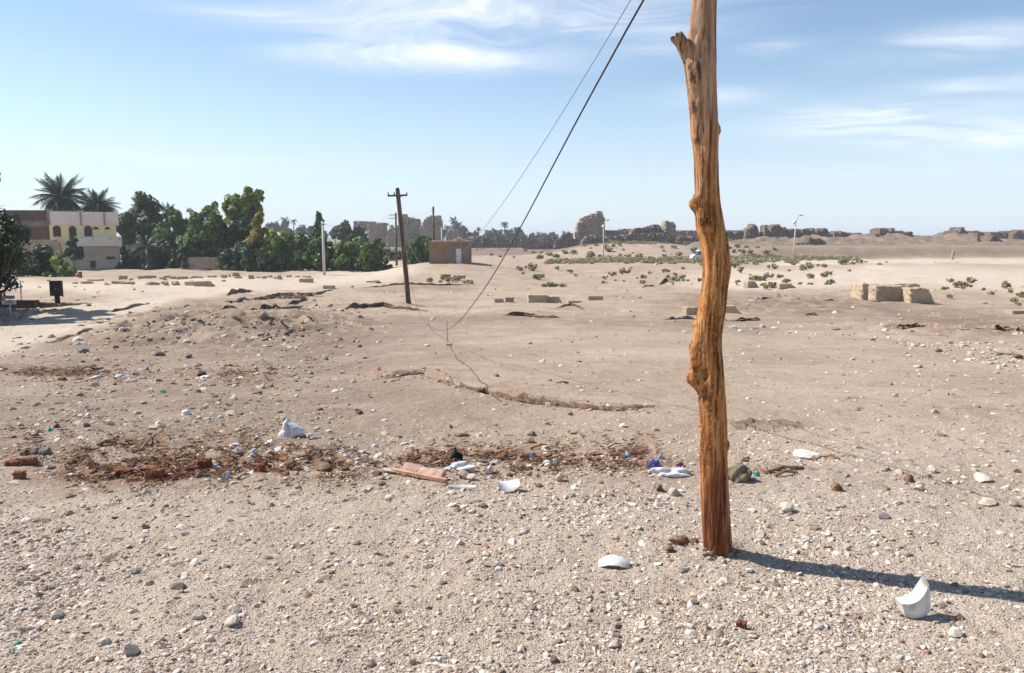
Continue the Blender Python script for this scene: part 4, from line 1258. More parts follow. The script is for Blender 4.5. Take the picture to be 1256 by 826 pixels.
def house():
    g = G(72, 326)
    D = 104.0
    g = at(66, 324, D); g.z = float(H(g.x, g.y))
    px = D / FPX
    HR = R(27)
    r = empty('yellow_house', g, 'two storey house with yellow upper wall, arched windows and pink parapet', 'house', None, HR)
    zt = lambda v: (at(66, v, D).z - g.z)
    def X(u):
        k = (u - CU) / FPX
        return (k * g.y - g.x) / (math.cos(HR) - k * math.sin(HR))
    def SP(a, b): return (X(a) + X(b)) / 2, X(b) - X(a)
    d = 8.0
    z0, z1, z2_, z3 = -.6, zt(301), zt(276), zt(259.5)
    solid('lower_wall', M['pink_plaster'], r, [(SP(66, 93)[0], d / 2, (z0 + z1) / 2, SP(66, 93)[1], d, z1 - z0), (SP(93, 150)[0], d / 2 + .9, (z0 + z1) / 2 - .01, SP(93, 150)[1], d - .5, z1 - z0 - .02)])
    solid('upper_wall', M['yellow_plaster'], r, [(SP(66, 147)[0], d / 2 + .01, (z1 + z2_) / 2, SP(66, 147)[1], d - .03, z2_ - z1 - .004)])
    solid('parapet', M['pink_plaster'], r, [(SP(68, 151)[0], d / 2 - .06, (z2_ + z3) / 2, SP(68, 151)[1], d + .3, z3 - z2_)])
    for u in (105, 133.5):
        solid('pilaster', M['pilaster'], r, [(X(u), -.30, (z2_ + z3) / 2 - .02, 1.5 * px, .14, (z3 - z2_) - .04)])
    bz0, bz1 = zt(302.5), zt(291.5)
    solid('balcony', M['pink_plaster'], r, [(SP(95, 153)[0], -.55, (bz0 + bz1) / 2, SP(95, 153)[1], 1.1, bz1 - bz0)], .04)
    solid('balcony_coping', M['pink_plaster'], r, [(SP(94.5, 153.5)[0], -.57, bz1 + .06, SP(94.5, 153.5)[1], 1.2, .12)])
    for u, w, v0, h in ((75, 7, 290.5, 12.5), (94, 6.6, 291, 12.5), (113, 7.4, 291.2, 13)):
        P = arch_poly(w * px, h * px)
        V, F = arch_prism(P, X(u), zt(v0), -.02, .03)
        wn = link('window', mesh_py('window', V, F), M['dark_open'], r)
        V, F = ring_prism(P, .11, X(u), zt(v0), -.06, .02, h * px * .5)
        link('frame', mesh_py('frame', V, F), M['frame'], wn)
        solid('sill', M['pink_plaster'], wn, [(X(u), -.09, zt(v0) - .05, (w + 2) * px, .2, .09)])
    for u in (122.5, 136.5):
        P = arch_poly(6.4 * px, 3.3 * px)
        V, F = arch_prism(P, X(u), zt(281.5), -.02, .03)
        wn = link('window', mesh_py('fanlight', V, F), M['dark_open'], r)
        solid('sill', M['pink_plaster'], wn, [(X(u), -.07, zt(281.5) - .04, 8 * px, .16, .07)])
    solid('vent', M['dark_open'], r, [(X(116), .62, zt(317) - .9, 5.5 * px, .1, 1.0)])
    solid('lower_window', M['dark_open'], r, [(X(138), .62, zt(317.5), 10 * px, .1, .35)])
    solid('air_conditioner', M['metal'], r, [(X(115.5), .45, zt(312.5), 5.5 * px, .5, 5 * px)], .03)
    for u in (103, 124, 135):
        solid('drain_spout', M['pilaster'], r, [(X(u) + 1.5, -1.14, zt(294), .2, .1, .1)])
    # grey side wall to the right of the house
    w = tag(ruin('garden_wall', 'pale low garden wall joining the right side of the yellow house', 'wall', [(152, 330), (152, 300), (166, 299.5), (178, 302), (178, 330)], 106, .5, .3, M['wallmud'], seed=51, rough=.02))
    w2 = ruin('garden_wall', 'short pale mud wall under the bushes in the middle of the garden', 'wall', [(222, 330), (223, 315), (245, 314.5), (270, 316), (270, 330)], 100, .5, .3, M['wallmud'], seed=52, rough=.03)
    # raw brick building behind on the left
    q = at(20, 330, 112)
    r2 = empty('brick_building', Vector((at(30, 300, 112).x, 112, float(H(at(30, 300, 112).x, 112)))), 'unfinished dark brick building left of the yellow house', 'building')
    k = 112 / FPX
    Zt = lambda v: at(30, v, 112).z - r2.location.z
    wdt = 95 * k
    solid('wall', M['rawbrick'], r2, [(-10 * k, 3, (Zt(278) - .6) / 2, wdt, 6, Zt(278) + .6)])
    solid('concrete_band', M['concrete'], r2, [(-10 * k, 2.98, (Zt(278) + Zt(271)) / 2, wdt + .1, 6.1, Zt(271) - Zt(278) - .004)])
    solid('upper_wall', M['rawbrick'], r2, [(-10 * k, 3, (Zt(271) + Zt(258)) / 2, wdt, 6, Zt(258) - Zt(271) - .004)])
    solid('column_end', M['concrete'], r2, [(34 * k, 2.9, (Zt(271) + Zt(257.5)) / 2, 6 * k, 6.2, Zt(257.5) - Zt(271) - .01)])
    ruin('mud_wall', 'low mud wall with a rough top in front of the unfinished brick building', 'wall', [(14, 330), (14, 294), (40, 294.5), (70, 296), (72, 300), (73, 330)], 103, .6, .35, M['wallmud'], seed=53, rough=.03)


house()


# ------------------------------------------------------------------ foliage
def leaf_cloud(blobs, n, size, rg, flat=.35, clumps=14, elong=1.6):
    """blobs: (centre, radius, stretch z) in local metres -> V, F, tint"""
    cs, rs, st = [], [], []
    vol = np.array([b[1] ** 2 for b in blobs]); vol /= vol.sum()
    P, T, NN = [], [], []
    for (c, r, sz), f in zip(blobs, vol):
        m = max(12, int(n * f))
        k = clumps
        d = rg.normal(size=(k, 3)); d /= np.linalg.norm(d, axis=1)[:, None]
        cc = d * (r * rg.uniform(.35, .95, (k, 1)))
        cr = r * rg.uniform(.22, .45, k)
        ct = rg.uniform(0, 1, k)
        i = rg.integers(0, k, m)
        q = rg.normal(size=(m, 3)); q /= np.linalg.norm(q, axis=1)[:, None]
        q = q * (cr[i] * rg.uniform(.2, 1, m) ** .5)[:, None]
        p = cc[i] + q
        p[:, 2] *= sz
        NN.append(q + .35 * (p / max(r, 1e-6)) * np.linalg.norm(q, axis=1)[:, None] * 2)
        P.append(p + np.array(c)); T.append(np.stack([(ct[i] * .6 + rg.uniform(0, .5, m)).clip(0, 1), rg.uniform(0, 1, m), 0 * ct[i]], 1))
    P = np.concatenate(P); T = np.concatenate(T)
    NN = np.concatenate(NN); NN /= np.linalg.norm(NN, axis=1)[:, None] + 1e-9
    return quads(P, size, rg, T, elong, nrm=NN + rg.normal(0, .42, NN.shape) + np.array([0, 0, .25]))


def quads(P, size, rg, T, elong=1.6, dirs=None, nrm=None):
    m = len(P)
    a = rg.normal(size=(m, 3)) if dirs is None else dirs
    a /= np.linalg.norm(a, axis=1)[:, None]
    if nrm is not None:
        nrm = nrm / np.linalg.norm(nrm, axis=1)[:, None]
        a = a - (a * nrm).sum(1)[:, None] * nrm
        a /= np.linalg.norm(a, axis=1)[:, None]
        b = np.cross(nrm, a)
    else:
        b = np.cross(a, rg.normal(size=(m, 3)))
    b /= np.linalg.norm(b, axis=1)[:, None]
    s = size * rg.uniform(.6, 1.4, (m, 1))
    a = a * s * elong / 2; b = b * s / 2
    V = np.stack([P - a, P + b, P + a, P - b], 1).reshape(-1, 3)
    F = np.arange(4 * m).reshape(-1, 4)
    return V, F, np.repeat(T, 4, 0)


def tree(name, label, cat, D, base_u, blobs, m, n=2600, leaf=.30, group=None, seed=1, trunk=.22, base_v=None, stems=1, sz=1.0):
    """blobs in pixels (u, v, radius) at distance D; the trunk and limbs join the ground to each blob"""
    rg = np.random.default_rng(seed)
    name_ = name
    b0 = at(base_u, 320, D); b0.z = float(H(b0.x, b0.y))
    root = empty(name, b0, label, cat, group)
    px = D / FPX
    B_ = []
    n = int(n * 1.7)
    blobs = [(u, v, r * 1.1) for u, v, r in blobs]
    if 'bush' in name:
        bu = np.mean([b[0] for b in blobs]); bv = max(b[1] for b in blobs)
        blobs += [(bu + k * 8, bv + 9, 11) for k in (-1.6, -.5, .6, 1.6)]
    for u, v, r in blobs:
        c = at(u, v, D) - b0
        c.y += rg.uniform(-.5, .5) * r * px
        B_.append((tuple(c), r * px, sz))
    V, F, T = leaf_cloud(B_, n, leaf, rg)
    keep = V.reshape(-1, 4, 3)[:, :, 2].min(1) > .02
    V = V.reshape(-1, 4, 3)[keep].reshape(-1, 3); T = T.reshape(-1, 4, 3)[keep].reshape(-1, 3)
    F = np.arange(len(V)).reshape(-1, 4)
    link('crown', mesh_np('crown', V, F, False, T), m, root)
    parts = []
    low = min(b[0][2] for b in B_)
    fork = Vector((0, 0, max(.3, low * .5)))
    if stems: parts.append(tube([(0, 0, -.3), (fork.x * .5, 0, fork.z * .5), fork], [trunk, trunk * .85, trunk * .7], 7))
    for c, r, _ in B_:
        c = Vector(c)
        mid = (fork + c) / 2 + Vector((rg.normal(0, .1), rg.normal(0, .1), -.1 * r))
        parts.append(tube([fork, mid, c, c + Vector((rg.normal(0, .3) * r, rg.normal(0, .3) * r, .5 * r))], [trunk * .6, trunk * .42, trunk * .25, trunk * .08], 6))
    Vt, Ft = join(parts)
    link('trunk', mesh_py('trunk', Vt, Ft, True), M['bark'], root)
    return root


LD, LM, LB, LY = M['leaf_dark'], M['leaf_mid'], M['leaf_bright'], M['leaf_yellow']
# left edge tree that shades the hollow
tree('acacia_tree', 'dark leafy tree cut by the left edge of the view', 'tree', 47, -8, [(-30, 290, 32), (5, 282, 22), (14, 305, 22), (-5, 318, 26), (-40, 320, 34), (10, 268, 12), (22, 290, 13), (-70, 295, 34), (12, 350, 14), (-10, 345, 24)], LD, 7000, .12, seed=1, trunk=.2)
tree('acacia_tree', 'broad dark tree beyond the left edge, next to the leafy tree in view', 'tree', 44, -60, [(-42, 212, 22), (-44, 188, 20), (-35, 255, 20), (-38, 285, 22), (-36, 320, 20), (-36, 348, 20), (-70, 270, 30), (-75, 310, 34)], LD, 9000, .22, seed=2, trunk=.25)
tree('acacia_tree', 'tall dark tree beyond the left edge, shading the middle of the track hollow', 'tree', 38, -70, [(-52, 212, 28), (-48, 255, 28), (-50, 285, 28), (-48, 315, 27), (-60, 235, 30), (-52, 345, 28), (-85, 270, 35), (-85, 310, 35)], LD, 11000, .22, seed=61, trunk=.25)
tree('acacia_tree', 'tall dark tree beyond the left edge, shading the near end of the track hollow', 'tree', 32, -90, [(-66, 212, 32), (-62, 235, 34), (-62, 270, 34), (-62, 305, 34), (-62, 340, 32), (-100, 260, 40), (-100, 310, 40)], LD, 11000, .2, seed=62, trunk=.25)
tree('acacia_tree', 'tall dark tree beyond the left edge, nearest the camera of the shade trees', 'tree', 27, -100, [(-72, 220, 40), (-72, 260, 40), (-72, 300, 40), (-74, 345, 38), (-115, 250, 50), (-115, 310, 50)], LD, 11000, .18, seed=63, trunk=.25)
for D_, u_, s_ in ((41, -64, 64), (35, -76, 65), (29.5, -92, 66)):
    tree('acacia_tree', {41: 'slender dark tree beyond the left edge, second of the row along the hollow', 35: 'slender dark tree beyond the left edge, fourth of the row along the hollow', 29.5: 'slender dark tree beyond the left edge, next to last of the row along the hollow'}[D_], 'tree', D_, u_, [(u_ + 16 - .3 * (41 - D_), v_, 26 + (41 - D_) * .5) for v_ in (215, 245, 280, 315, 348)], LD, 7000, .2, seed=s_, trunk=.15)
# bushes in front of the house
tree('dark_bush', 'large dark bush below the unfinished brick building', 'bush', 88, 55, [(38, 322, 19), (55, 320, 18), (70, 328, 13), (24, 330, 16), (46, 334, 15), (18, 314, 15), (8, 325, 16), (60, 334, 12)], LD, 6000, .24, seed=3, trunk=.12)
tree('flowering_bush', 'bright green bush in front of the house', 'bush', 86, 78, [(72, 327, 11), (84, 330, 9), (66, 319, 8), (78, 334, 8)], LB, 1500, .24, seed=4, trunk=.08)
tree('round_shrub', 'rounded dark shrub against the pink lower wall of the house', 'shrub', 101.5, 90, [(90, 303, 9), (86, 311, 7.5), (93, 312, 8), (90, 295.5, 5.5)], LD, 1500, .22, seed=5, trunk=.1)
for u_, D_, bl_, lab_ in ((168, 106, [(158, 314, 8), (168, 312, 10), (176, 318, 9), (162, 322, 8)], 'dark bush against the wall at the right side of the house'), (196, 104, [(190, 312, 11), (202, 310, 12), (196, 320, 10), (208, 318, 9)], 'dark bush between the low date palm and the short mud wall'),
                          (226, 101, [(218, 314, 9), (226, 310, 10), (234, 314, 8)], 'dark bush half covering the short mud wall in the garden'), (280, 99, [(274, 312, 11), (286, 314, 12), (296, 312, 11), (280, 320, 9)], 'dark bush under the trees left of the yellow tree'), (310, 97, [(304, 314, 10), (316, 315, 11), (326, 316, 10)], 'dark bush at the foot of the yellow tree')):
    tree('dark_bush', lab_, 'bush', D_, u_, bl_, LD, 1800, .26, 'dark bushes under the garden trees', int(u_), .1)
# garden trees, left to right
tree('garden_tree', 'broad dark tree right behind the yellow house', 'tree', 122, 178, [(172, 262, 21), (160, 275, 18), (190, 272, 20), (178, 290, 24), (200, 285, 18), (208, 268, 13), (176, 250, 12), (165, 300, 18), (150, 268, 8)], LD, 6500, .36, seed=6, trunk=.3)
tree('garden_tree', 'olive green tree with yellowish tips between the dark garden trees', 'tree', 112, 215, [(208, 290, 17), (222, 283, 13), (214, 268, 9), (200, 305, 15), (222, 305, 16), (215, 275, 8)], LM, 3600, .30, seed=7, trunk=.2)
tree('garden_tree', 'big rounded deep green tree in the middle of the garden', 'tree', 104, 255, [(256, 272, 20), (246, 285, 20), (266, 288, 20), (255, 300, 24), (240, 300, 16), (272, 305, 16), (262, 262, 12), (238, 268, 10)], LM, 6500, .30, seed=8, trunk=.3)
tree('garden_tree', 'dark tree far back between the olive green tree and the big rounded tree', 'tree', 128, 232, [(226, 288, 15), (238, 284, 14), (214, 292, 14), (230, 302, 15), (330, 300, 12)], LD, 2600, .36, seed=13, trunk=.2)
tree('garden_tree', 'mid green bushy tree filling the gap right of the olive green tree', 'tree', 107, 240, [(236, 296, 13), (228, 304, 13), (244, 308, 12), (234, 316, 11)], LM, 2600, .30, seed=14, trunk=.16)
tree('garden_tree', 'low bright green tree between the yellow tree and the hedge', 'tree', 102, 334, [(334, 292, 10), (330, 302, 12), (342, 306, 12), (334, 316, 11)], LB, 2400, .28, seed=15, trunk=.14)
tree('tall_tree', 'tallest rounded tree with a sunlit yellow green top', 'tree', 108, 297, [(305, 243, 13), (314, 238, 9), (292, 252, 15), (283, 256, 10), (300, 262, 17), (310, 255, 12), (288, 268, 13), (302, 275, 14), (280, 250, 6)], LB, 5600, .28, seed=9, trunk=.28)
tree('garden_tree', 'dark spreading tree under the tallest tree', 'tree', 103, 292, [(287, 290, 20), (300, 300, 19), (280, 308, 18), (310, 308, 16), (296, 282, 13), (290, 316, 14)], LD, 5000, .30, seed=10, trunk=.25)
tree('yellow_tree', 'narrow tree turning yellow beside the hedge', 'tree', 101, 317, [(317, 272, 7), (314, 285, 10), (324, 288, 9), (318, 300, 13), (309, 296, 8), (328, 302, 10), (318, 264, 4)], LY, 2800, .24, seed=11, trunk=.14)
tree('poplar_tree', 'slim pointed poplar rising above the hedge', 'tree', 112, 391, [(391, 263, 3.4), (391, 270, 5), (390, 278, 7), (392, 288, 8), (390, 298, 9)], LM, 1700, .24, seed=12, trunk=.13)
# hedge: separate bushes that touch
hb = [(340, 300, [(338, 296, 12), (346, 304, 13), (334, 310, 14), (350, 292, 8), (342, 318, 11)], 'yellow topped hedge bush at the left end of the hedge', LB, 100),
      (362, 302, [(360, 299, 12), (372, 304, 12), (364, 313, 14), (378, 313, 12), (368, 292, 7)], 'dark green hedge bush between the yellow tree and the poplar', LM, 99),
      (397, 306, [(390, 305, 13), (402, 304, 13), (396, 315, 14), (410, 312, 12)], 'dense hedge bush at the foot of the pale post', LM, 98),
      (427, 308, [(420, 306, 13), (434, 303, 12), (426, 317, 13), (440, 314, 12)], 'dense hedge bush right of the pale post', LM, 96),
      (457, 310, [(450, 307, 12), (461, 306, 11), (456, 318, 12), (466, 315, 9), (446, 320, 9)], 'dark hedge bush at the right end by the track', LM, 94)]
for i, (u, v, bl, lab, m, D) in enumerate(hb):
    tree('hedge_bush', lab, 'bush', D, u, bl, m, 3600, .26, 'bushes of the long hedge', 20 + i, .12)
tree('round_bush', 'light green bush behind the left end of the hut', 'bush', 112, 516, [(512, 306, 12), (521, 302, 11), (505, 311, 9), (524, 311, 10), (516, 297, 7), (530, 305, 8)], LM, 2600, .28, seed=30, trunk=.12)
tree('low_bush', 'low dark bush between the hedge and the leaning telegraph pole', 'bush', 150, 478, [(474, 309, 6), (482, 310, 5), (466, 310, 5), (490, 311, 4), (497, 310, 4)], LD, 900, .34, seed=31, trunk=.1)
tree('acacia_tree', 'dark feathery tree behind the hedge and before the temple gate', 'tree', 190, 428, [(430, 284, 10), (441, 287, 8), (436, 293, 9), (422, 278, 8), (418, 290, 9), (446, 292, 6)], LD, 2200, .5, seed=32, trunk=.3)


def frond_mesh(L, droop, seed, n=38, wid=.8):
    """one feather palm leaf along +x: arching rib and leaflets on both sides"""
    rg = np.random.default_rng(seed)
    V, F, T = [], [], []
    pts = []
    for k in range(9):
        s = k / 8
        a = s * droop
        pts.append(Vector((L * (s - .10 * droop * s * s), 0, L * (.30 * s - .42 * droop * s * s))))
    V0, F0 = tube(pts, [.05 * L / 4 * (1 - .85 * k / 8) for k in range(9)], 4, False)
    V += V0; F += F0; T += [(.5, .5, 0)] * len(V0)
    for k in range(n):
        s = .14 + .86 * k / n
        i = min(7, int(s * 8)); f = s * 8 - i
        p = pts[i].lerp(pts[i + 1], f)
        t = (pts[i + 1] - pts[i]).normalized()
        ll = L * .27 * math.sin(math.pi * min(1, .22 + .85 * s)) + .05
        for sd_ in (-1, 1):
            d = (t * .75 + Vector((0, sd_ * .8, -.12 - .3 * s + rg.normal(0, .10)))).normalized()
            e = p + d * ll + Vector((0, 0, -.12 * ll))
            w = t * (wid * L / n * .55)
            b = len(V)
            V += [p - w, p + w, e]; F.append((b, b + 1, b + 2)); T += [(rg.uniform(0, 1), rg.uniform(0, 1), 0)] * 3
    me = mesh_py('frond', V, F)
    a = me.color_attributes.new('tint', 'FLOAT_COLOR', 'POINT')
    for i, c in enumerate(T): a.data[i].color = (*c, 1)
    me.materials.append(M['leaf_palm'])
    return me


def palm(label, u, vtop, D, Lpx, nfr, seed, base_v=None, group=None, trunk_r=.22, part=True, lean=0.0, name='palm_tree', fm=None):
    rg = np.random.default_rng(seed)
    top = at(u, vtop, D)
    b = Vector((top.x - lean, D, float(H(top.x - lean, D))))
    r = empty(name, b, label, 'palm tree', group)
    t = top - b
    V, F = tube([(0, 0, -.3), t * .35 + Vector((lean * .1, 0, 0)), t * .7, t, t + Vector((0, 0, .4))], [trunk_r * 1.25, trunk_r, trunk_r * .95, trunk_r * 1.1, trunk_r * .5], 9)
    link('trunk', mesh_py('trunk', V, F, True), M['palmbark'], r)
    L = Lpx * D / FPX
    shapes = fm or [frond_mesh(L, q, seed * 10 + i) for i, q in enumerate((.45, .8, 1.15, 1.5))]
    if part:
        for i in range(nfr):
            el = rg.uniform(-.15, 1.25) if i > nfr * .25 else rg.uniform(-.7, .2)
            k = 0 if el > .9 else 1 if el > .5 else 2 if el > .1 else 3
            o = link('frond', shapes[k], None, r, t + Vector((0, 0, .15)))
            o.rotation_euler = (rg.normal(0, .25), -(el - .35), i * 2.399 + rg.normal(0, .2))
            s = rg.uniform(.82, 1.08); o.scale = (s, s, s)
    else:
        VV, FF = [], []
        for i in range(nfr):
            el = rg.uniform(-.5, 1.2)
            me = shapes[rg.integers(0, 4)]
            Mx = Matrix.Translation(t) @ Matrix.Rotation(i * 2.399, 4, 'Z') @ Matrix.Rotation(-(el - .35), 4, 'Y') @ Matrix.Scale(rg.uniform(.8, 1.1), 4)
            bq = len(VV); VV += [Mx @ v.co for v in me.vertices]; FF += [tuple(i_ + bq for i_ in p.vertices) for p in me.polygons]
        me = mesh_py('crown', VV, FF)
        a = me.color_attributes.new('tint', 'FLOAT_COLOR', 'POINT')
        a.data.foreach_set('color', np.random.default_rng(seed).uniform(0, 1, (len(VV), 4)).astype(np.float32).ravel())
        link('crown', me, M['leaf_far'], r)
    return r


palm('large date palm with arching fronds rising behind the unfinished brick building', 74, 243, 122, 38, 84, 1, trunk_r=.3)
palm('second date palm half hidden behind the pink parapet of the house', 118, 255, 122, 32, 72, 2, trunk_r=.28)
palm('low date palm at the right side of the yellow house', 181, 305, 103, 25, 34, 3, trunk_r=.22)
palm('dark date palm crown behind the broad dark garden tree', 172, 256, 132, 22, 30, 4, trunk_r=.25)
palm('dark date palm crown left of the big rounded garden tree', 205, 262, 130, 20, 28, 5, trunk_r=.25)
# far palms along the horizon
_fs = [frond_mesh(1.0, q, 90 + i, 9, 1.2) for i, q in enumerate((.5, .8, 1.1, 1.5))]
for i, (u, v, D, L, lab) in enumerate([(349, 270, 420, 7, None), (360, 272, 440, 6, None), (338, 274, 430, 6, None), (556, 271, 430, 8, 'tallest far palm standing right of the ruined towers'), (562, 276, 440, 8, None), (549, 279, 440, 7, None), (566, 280, 420, 7, None),
                                      (587, 281, 430, 5, 'lone slim far palm right of the hut roof'), (619, 276, 440, 7.5, 'tall far palm standing alone above the enclosure wall'), (607, 284, 460, 7, None), (637, 284, 470, 5, None), (481, 279, 470, 6, None), (484, 282, 460, 6, None), (661, 287, 520, 5, None), (692, 286, 470, 4.5, 'small far palm peeping over the pointed mud heap'), (371, 278, 440, 6, None)]):
    fm = [me.copy() for me in _fs]
    s = L * D / FPX
    for me in fm:
        for vv in me.vertices: vv.co *= s
    palm(lab or 'far hazy palm in the line of trees on the horizon', u, v, D, L, 22, 100 + i, group='far palms on the horizon', trunk_r=.28, part=False, fm=fm)
# far trees that fill the horizon line
for i, (u, v, r, D) in enumerate([(336, 279, 9, 400), (352, 284, 9, 410), (370, 283, 8, 410), (384, 284, 7, 400), (412, 283, 7, 400), (350, 276, 6, 430), (556, 282, 8, 440), (568, 286, 8, 430), (545, 287, 6, 430), (578, 291, 6, 420),
                                  (600, 289, 8, 460), (614, 290, 8, 460), (628, 289, 8, 470), (642, 291, 6, 480), (655, 291, 6, 500), (668, 290, 7, 520), (680, 290, 7, 520), (588, 291, 6, 430), (635, 285, 6, 470), (480, 286, 6, 460), (704, 291, 6, 520), (328, 288, 7, 400), (395, 290, 8, 400)]):
    bl = [(u + random.uniform(-.6, .6) * r, v + random.uniform(-.35, .5) * r, r * random.uniform(.45, .75)) for _ in range(4)]
    tree('far_tree', 'far dark tree in the hazy tree line along the horizon', 'tree', D, u, bl, M['leaf_far'], 420, 1.0, 'far trees along the horizon', 200 + i, .3)


# ------------------------------------------------------------------ desert scrub
def scrub_mesh(seed, n, m, leaf=.13):
    rg = np.random.default_rng(seed)
    bl = [((rg.normal(0, .22), rg.normal(0, .22), .26 + rg.uniform(-.05, .12)), rg.uniform(.2, .32), .8) for _ in range(5)]
    V, F, T = leaf_cloud(bl, n, leaf, rg, clumps=9)
    V[:, 2] = np.maximum(V[:, 2], .005)
    # a few bare stems
    me = mesh_np('scrub', V, F, False, T)
    me.materials.append(m)
    return me


SG = [scrub_mesh(400 + i, 260, M['scrub_green']) for i in range(5)]
SB = [scrub_mesh(420 + i, 230, M['scrub_brown']) for i in range(4)]


def shrub(u, v, w, kind, label, group, hs=1.0):
    g = G(u, v)
    px = g.y / FPX
    o = link('desert_shrub', random.choice(SG if kind == 'g' else SB), None, None, g)
    s = w * px
    o.scale = (s, s * random.uniform(.8, 1.2), s * random.uniform(.9, 1.2) * hs)
    o.rotation_euler = (0, 0, random.uniform(0, 6.28))
    return tag(o, label, 'shrub', group)


b4 = [(62, 485, 60, 'b'), (95, 540, 65, 'g'), (208, 490, 35, 'g'), (292, 510, 45, 'g'), (320, 532, 25, 'b'), (170, 587, 50, 'g'), (205, 587, 40, 'g'), (250, 585, 45, 'b'), (498, 548, 40, 'g'), (535, 528, 50, 'g'), (490, 575, 35, 'b'), (560, 553, 18, 'g'), (610, 560, 20, 'b'), (612, 518, 65, 'b'), (650, 497, 20, 'b'), (685, 540, 22, 'b'), (722, 542, 40, 'g'), (720, 575, 35, 'g'), (760, 520, 30, 'b'), (800, 542, 15, 'g'), (860, 512, 45, 'b'), (875, 540, 35, 'g'), (918, 525, 35, 'b'), (950, 540, 45, 'g'), (912, 568, 50, 'g'), (960, 570, 30, 'g'), (985, 568, 25, 'b'), (1065, 570, 35, 'g'), (955, 495, 30, 'b'), (410, 543, 14, 'b'), (20, 480, 30, 'b'), (5, 510, 25, 'b')]
h4 = [(105, 430, 40, 'g'), (160, 405, 35, 'g'), (210, 415, 55, 'g'), (265, 395, 45, 'g'), (315, 395, 45, 'g'), (410, 410, 60, 'g'), (465, 412, 30, 'g'), (440, 347, 30, 'g'), (525, 380, 60, 'g'), (580, 350, 35, 'g'), (605, 372, 20, 'g'), (585, 408, 30, 'b'), (628, 415, 40, 'g'), (660, 394, 20, 'g'), (700, 418, 60, 'g'), (760, 422, 40, 'g'), (790, 424, 20, 'b'), (850, 418, 40, 'g'), (845, 384, 25, 'g'), (905, 360, 35, 'g'), (835, 358, 30, 'g'), (930, 414, 50, 'g'), (1020, 382, 50, 'g'), (985, 350, 40, 'g'), (415, 364, 20, 'g'), (68, 395, 30, 'g'), (545, 352, 30, 'g'), (500, 352, 25, 'g')]
b5 = [(205, 485, 50, 'g'), (225, 510, 60, 'b'), (225, 565, 30, 'g'), (215, 583, 30, 'b'), (395, 488, 40, 'b'), (445, 490, 55, 'g'), (525, 508, 25, 'b'), (473, 540, 40, 'g'), (515, 568, 50, 'g'), (320, 550, 55, 'g'), (355, 550, 55, 'g'), (400, 545, 55, 'b'), (590, 580, 35, 'g'), (600, 500, 60, 'g'), (655, 495, 65, 'g'), (697, 475, 30, 'b'), (737, 480, 45, 'g'), (645, 535, 55, 'g'), (725, 532, 50, 'g'), (760, 526, 45, 'g'), (780, 570, 50, 'g'), (745, 590, 35, 'g'), (658, 577, 35, 'g'), (830, 465, 55, 'g'), (860, 463, 45, 'g'), (905, 465, 35, 'b'), (945, 465, 40, 'b'), (548, 460, 45, 'b'), (880, 508, 25, 'b'), (420, 600, 70, 'g'), (372, 590, 50, 'g'), (1060, 468, 20, 'g'), (385, 605, 40, 'g'), (290, 525, 20, 'b')]
h5 = [(245, 390, 55, 'g'), (190, 390, 40, 'b'), (300, 398, 50, 'b'), (385, 400, 45, 'b'), (438, 374, 30, 'g'), (210, 362, 40, 'g'), (270, 357, 25, 'g'), (330, 357, 25, 'g'), (170, 365, 30, 'g')]
b7 = [(615, 520, 55, 'g'), (668, 545, 75, 'g'), (735, 530, 60, 'g'), (785, 520, 70, 'g'), (590, 560, 50, 'g'), (715, 555, 40, 'g'), (760, 540, 45, 'b'), (620, 630, 55, 'b'), (855, 570, 40, 'b'), (910, 600, 50, 'b'), (1010, 557, 80, 'g'), (1055, 582, 40, 'g'), (955, 575, 20, 'g'), (1120, 615, 60, 'g'), (1140, 620, 40, 'b'), (1080, 655, 60, 'g'), (1112, 685, 50, 'g'), (870, 660, 30, 'b'), (120, 395, 35, 'g'), (165, 372, 25, 'g'), (1150, 540, 30, 'b'), (10, 372, 25, 'g'), (518, 368, 15, 'g'), (672, 372, 14, 'b')]
b3 = [(560, 565, 45, 'g'), (590, 560, 45, 'g'), (650, 570, 55, 'g'), (625, 577, 45, 'g'), (600, 582, 50, 'b'), (480, 577, 50, 'b'), (715, 590, 40, 'g'), (690, 585, 30, 'b'), (555, 582, 25, 'g'), (1000, 505, 50, 'b'), (1070, 510, 55, 'b'), (1100, 555, 60, 'g'), (1140, 600, 40, 'b'), (1180, 600, 40, 'g'), (840, 430, 25, 'g'), (885, 440, 25, 'g'), (1110, 452, 45, 'g'), (1160, 430, 40, 'g'), (1075, 422, 25, 'b'), (965, 445, 20, 'b'), (1120, 420, 30, 'g'), (1030, 408, 25, 'g')]
kn = {'g': 'grey green', 'b': 'dry rust brown'}
for L, ox, oy, k, where, grp in ((b4, 640, 230, 4.858, 'desert shrub on the sandy flat left of the wooden pole', 'shrubs on the flat left of the wooden pole'),
                                 (h4, 640, 230, 4.858, 'desert shrub dotted over the low mound before the long wall', 'shrubs on the low mound before the ruins'),
                                 (b5, 860, 230, 4.859, 'desert shrub on the sandy flat right of the wooden pole', 'shrubs on the flat right of the wooden pole'),
                                 (h5, 860, 230, 4.859, 'desert shrub on the bank right behind the wooden pole', 'shrubs on the bank behind the wooden pole'),
                                 (b7, 1060, 260, 5.898, 'desert shrub on the pale sand behind and right of the cut blocks', 'shrubs near the cut blocks'),
                                 (b3, 420, 220, 4.588, 'desert shrub on the slope around the brick hut', 'shrubs around the hut')):
    for a, b, w, c in L:
        shrub(ox + a / k, oy + b / k, w / k, c, kn[c] + ' ' + where, grp)


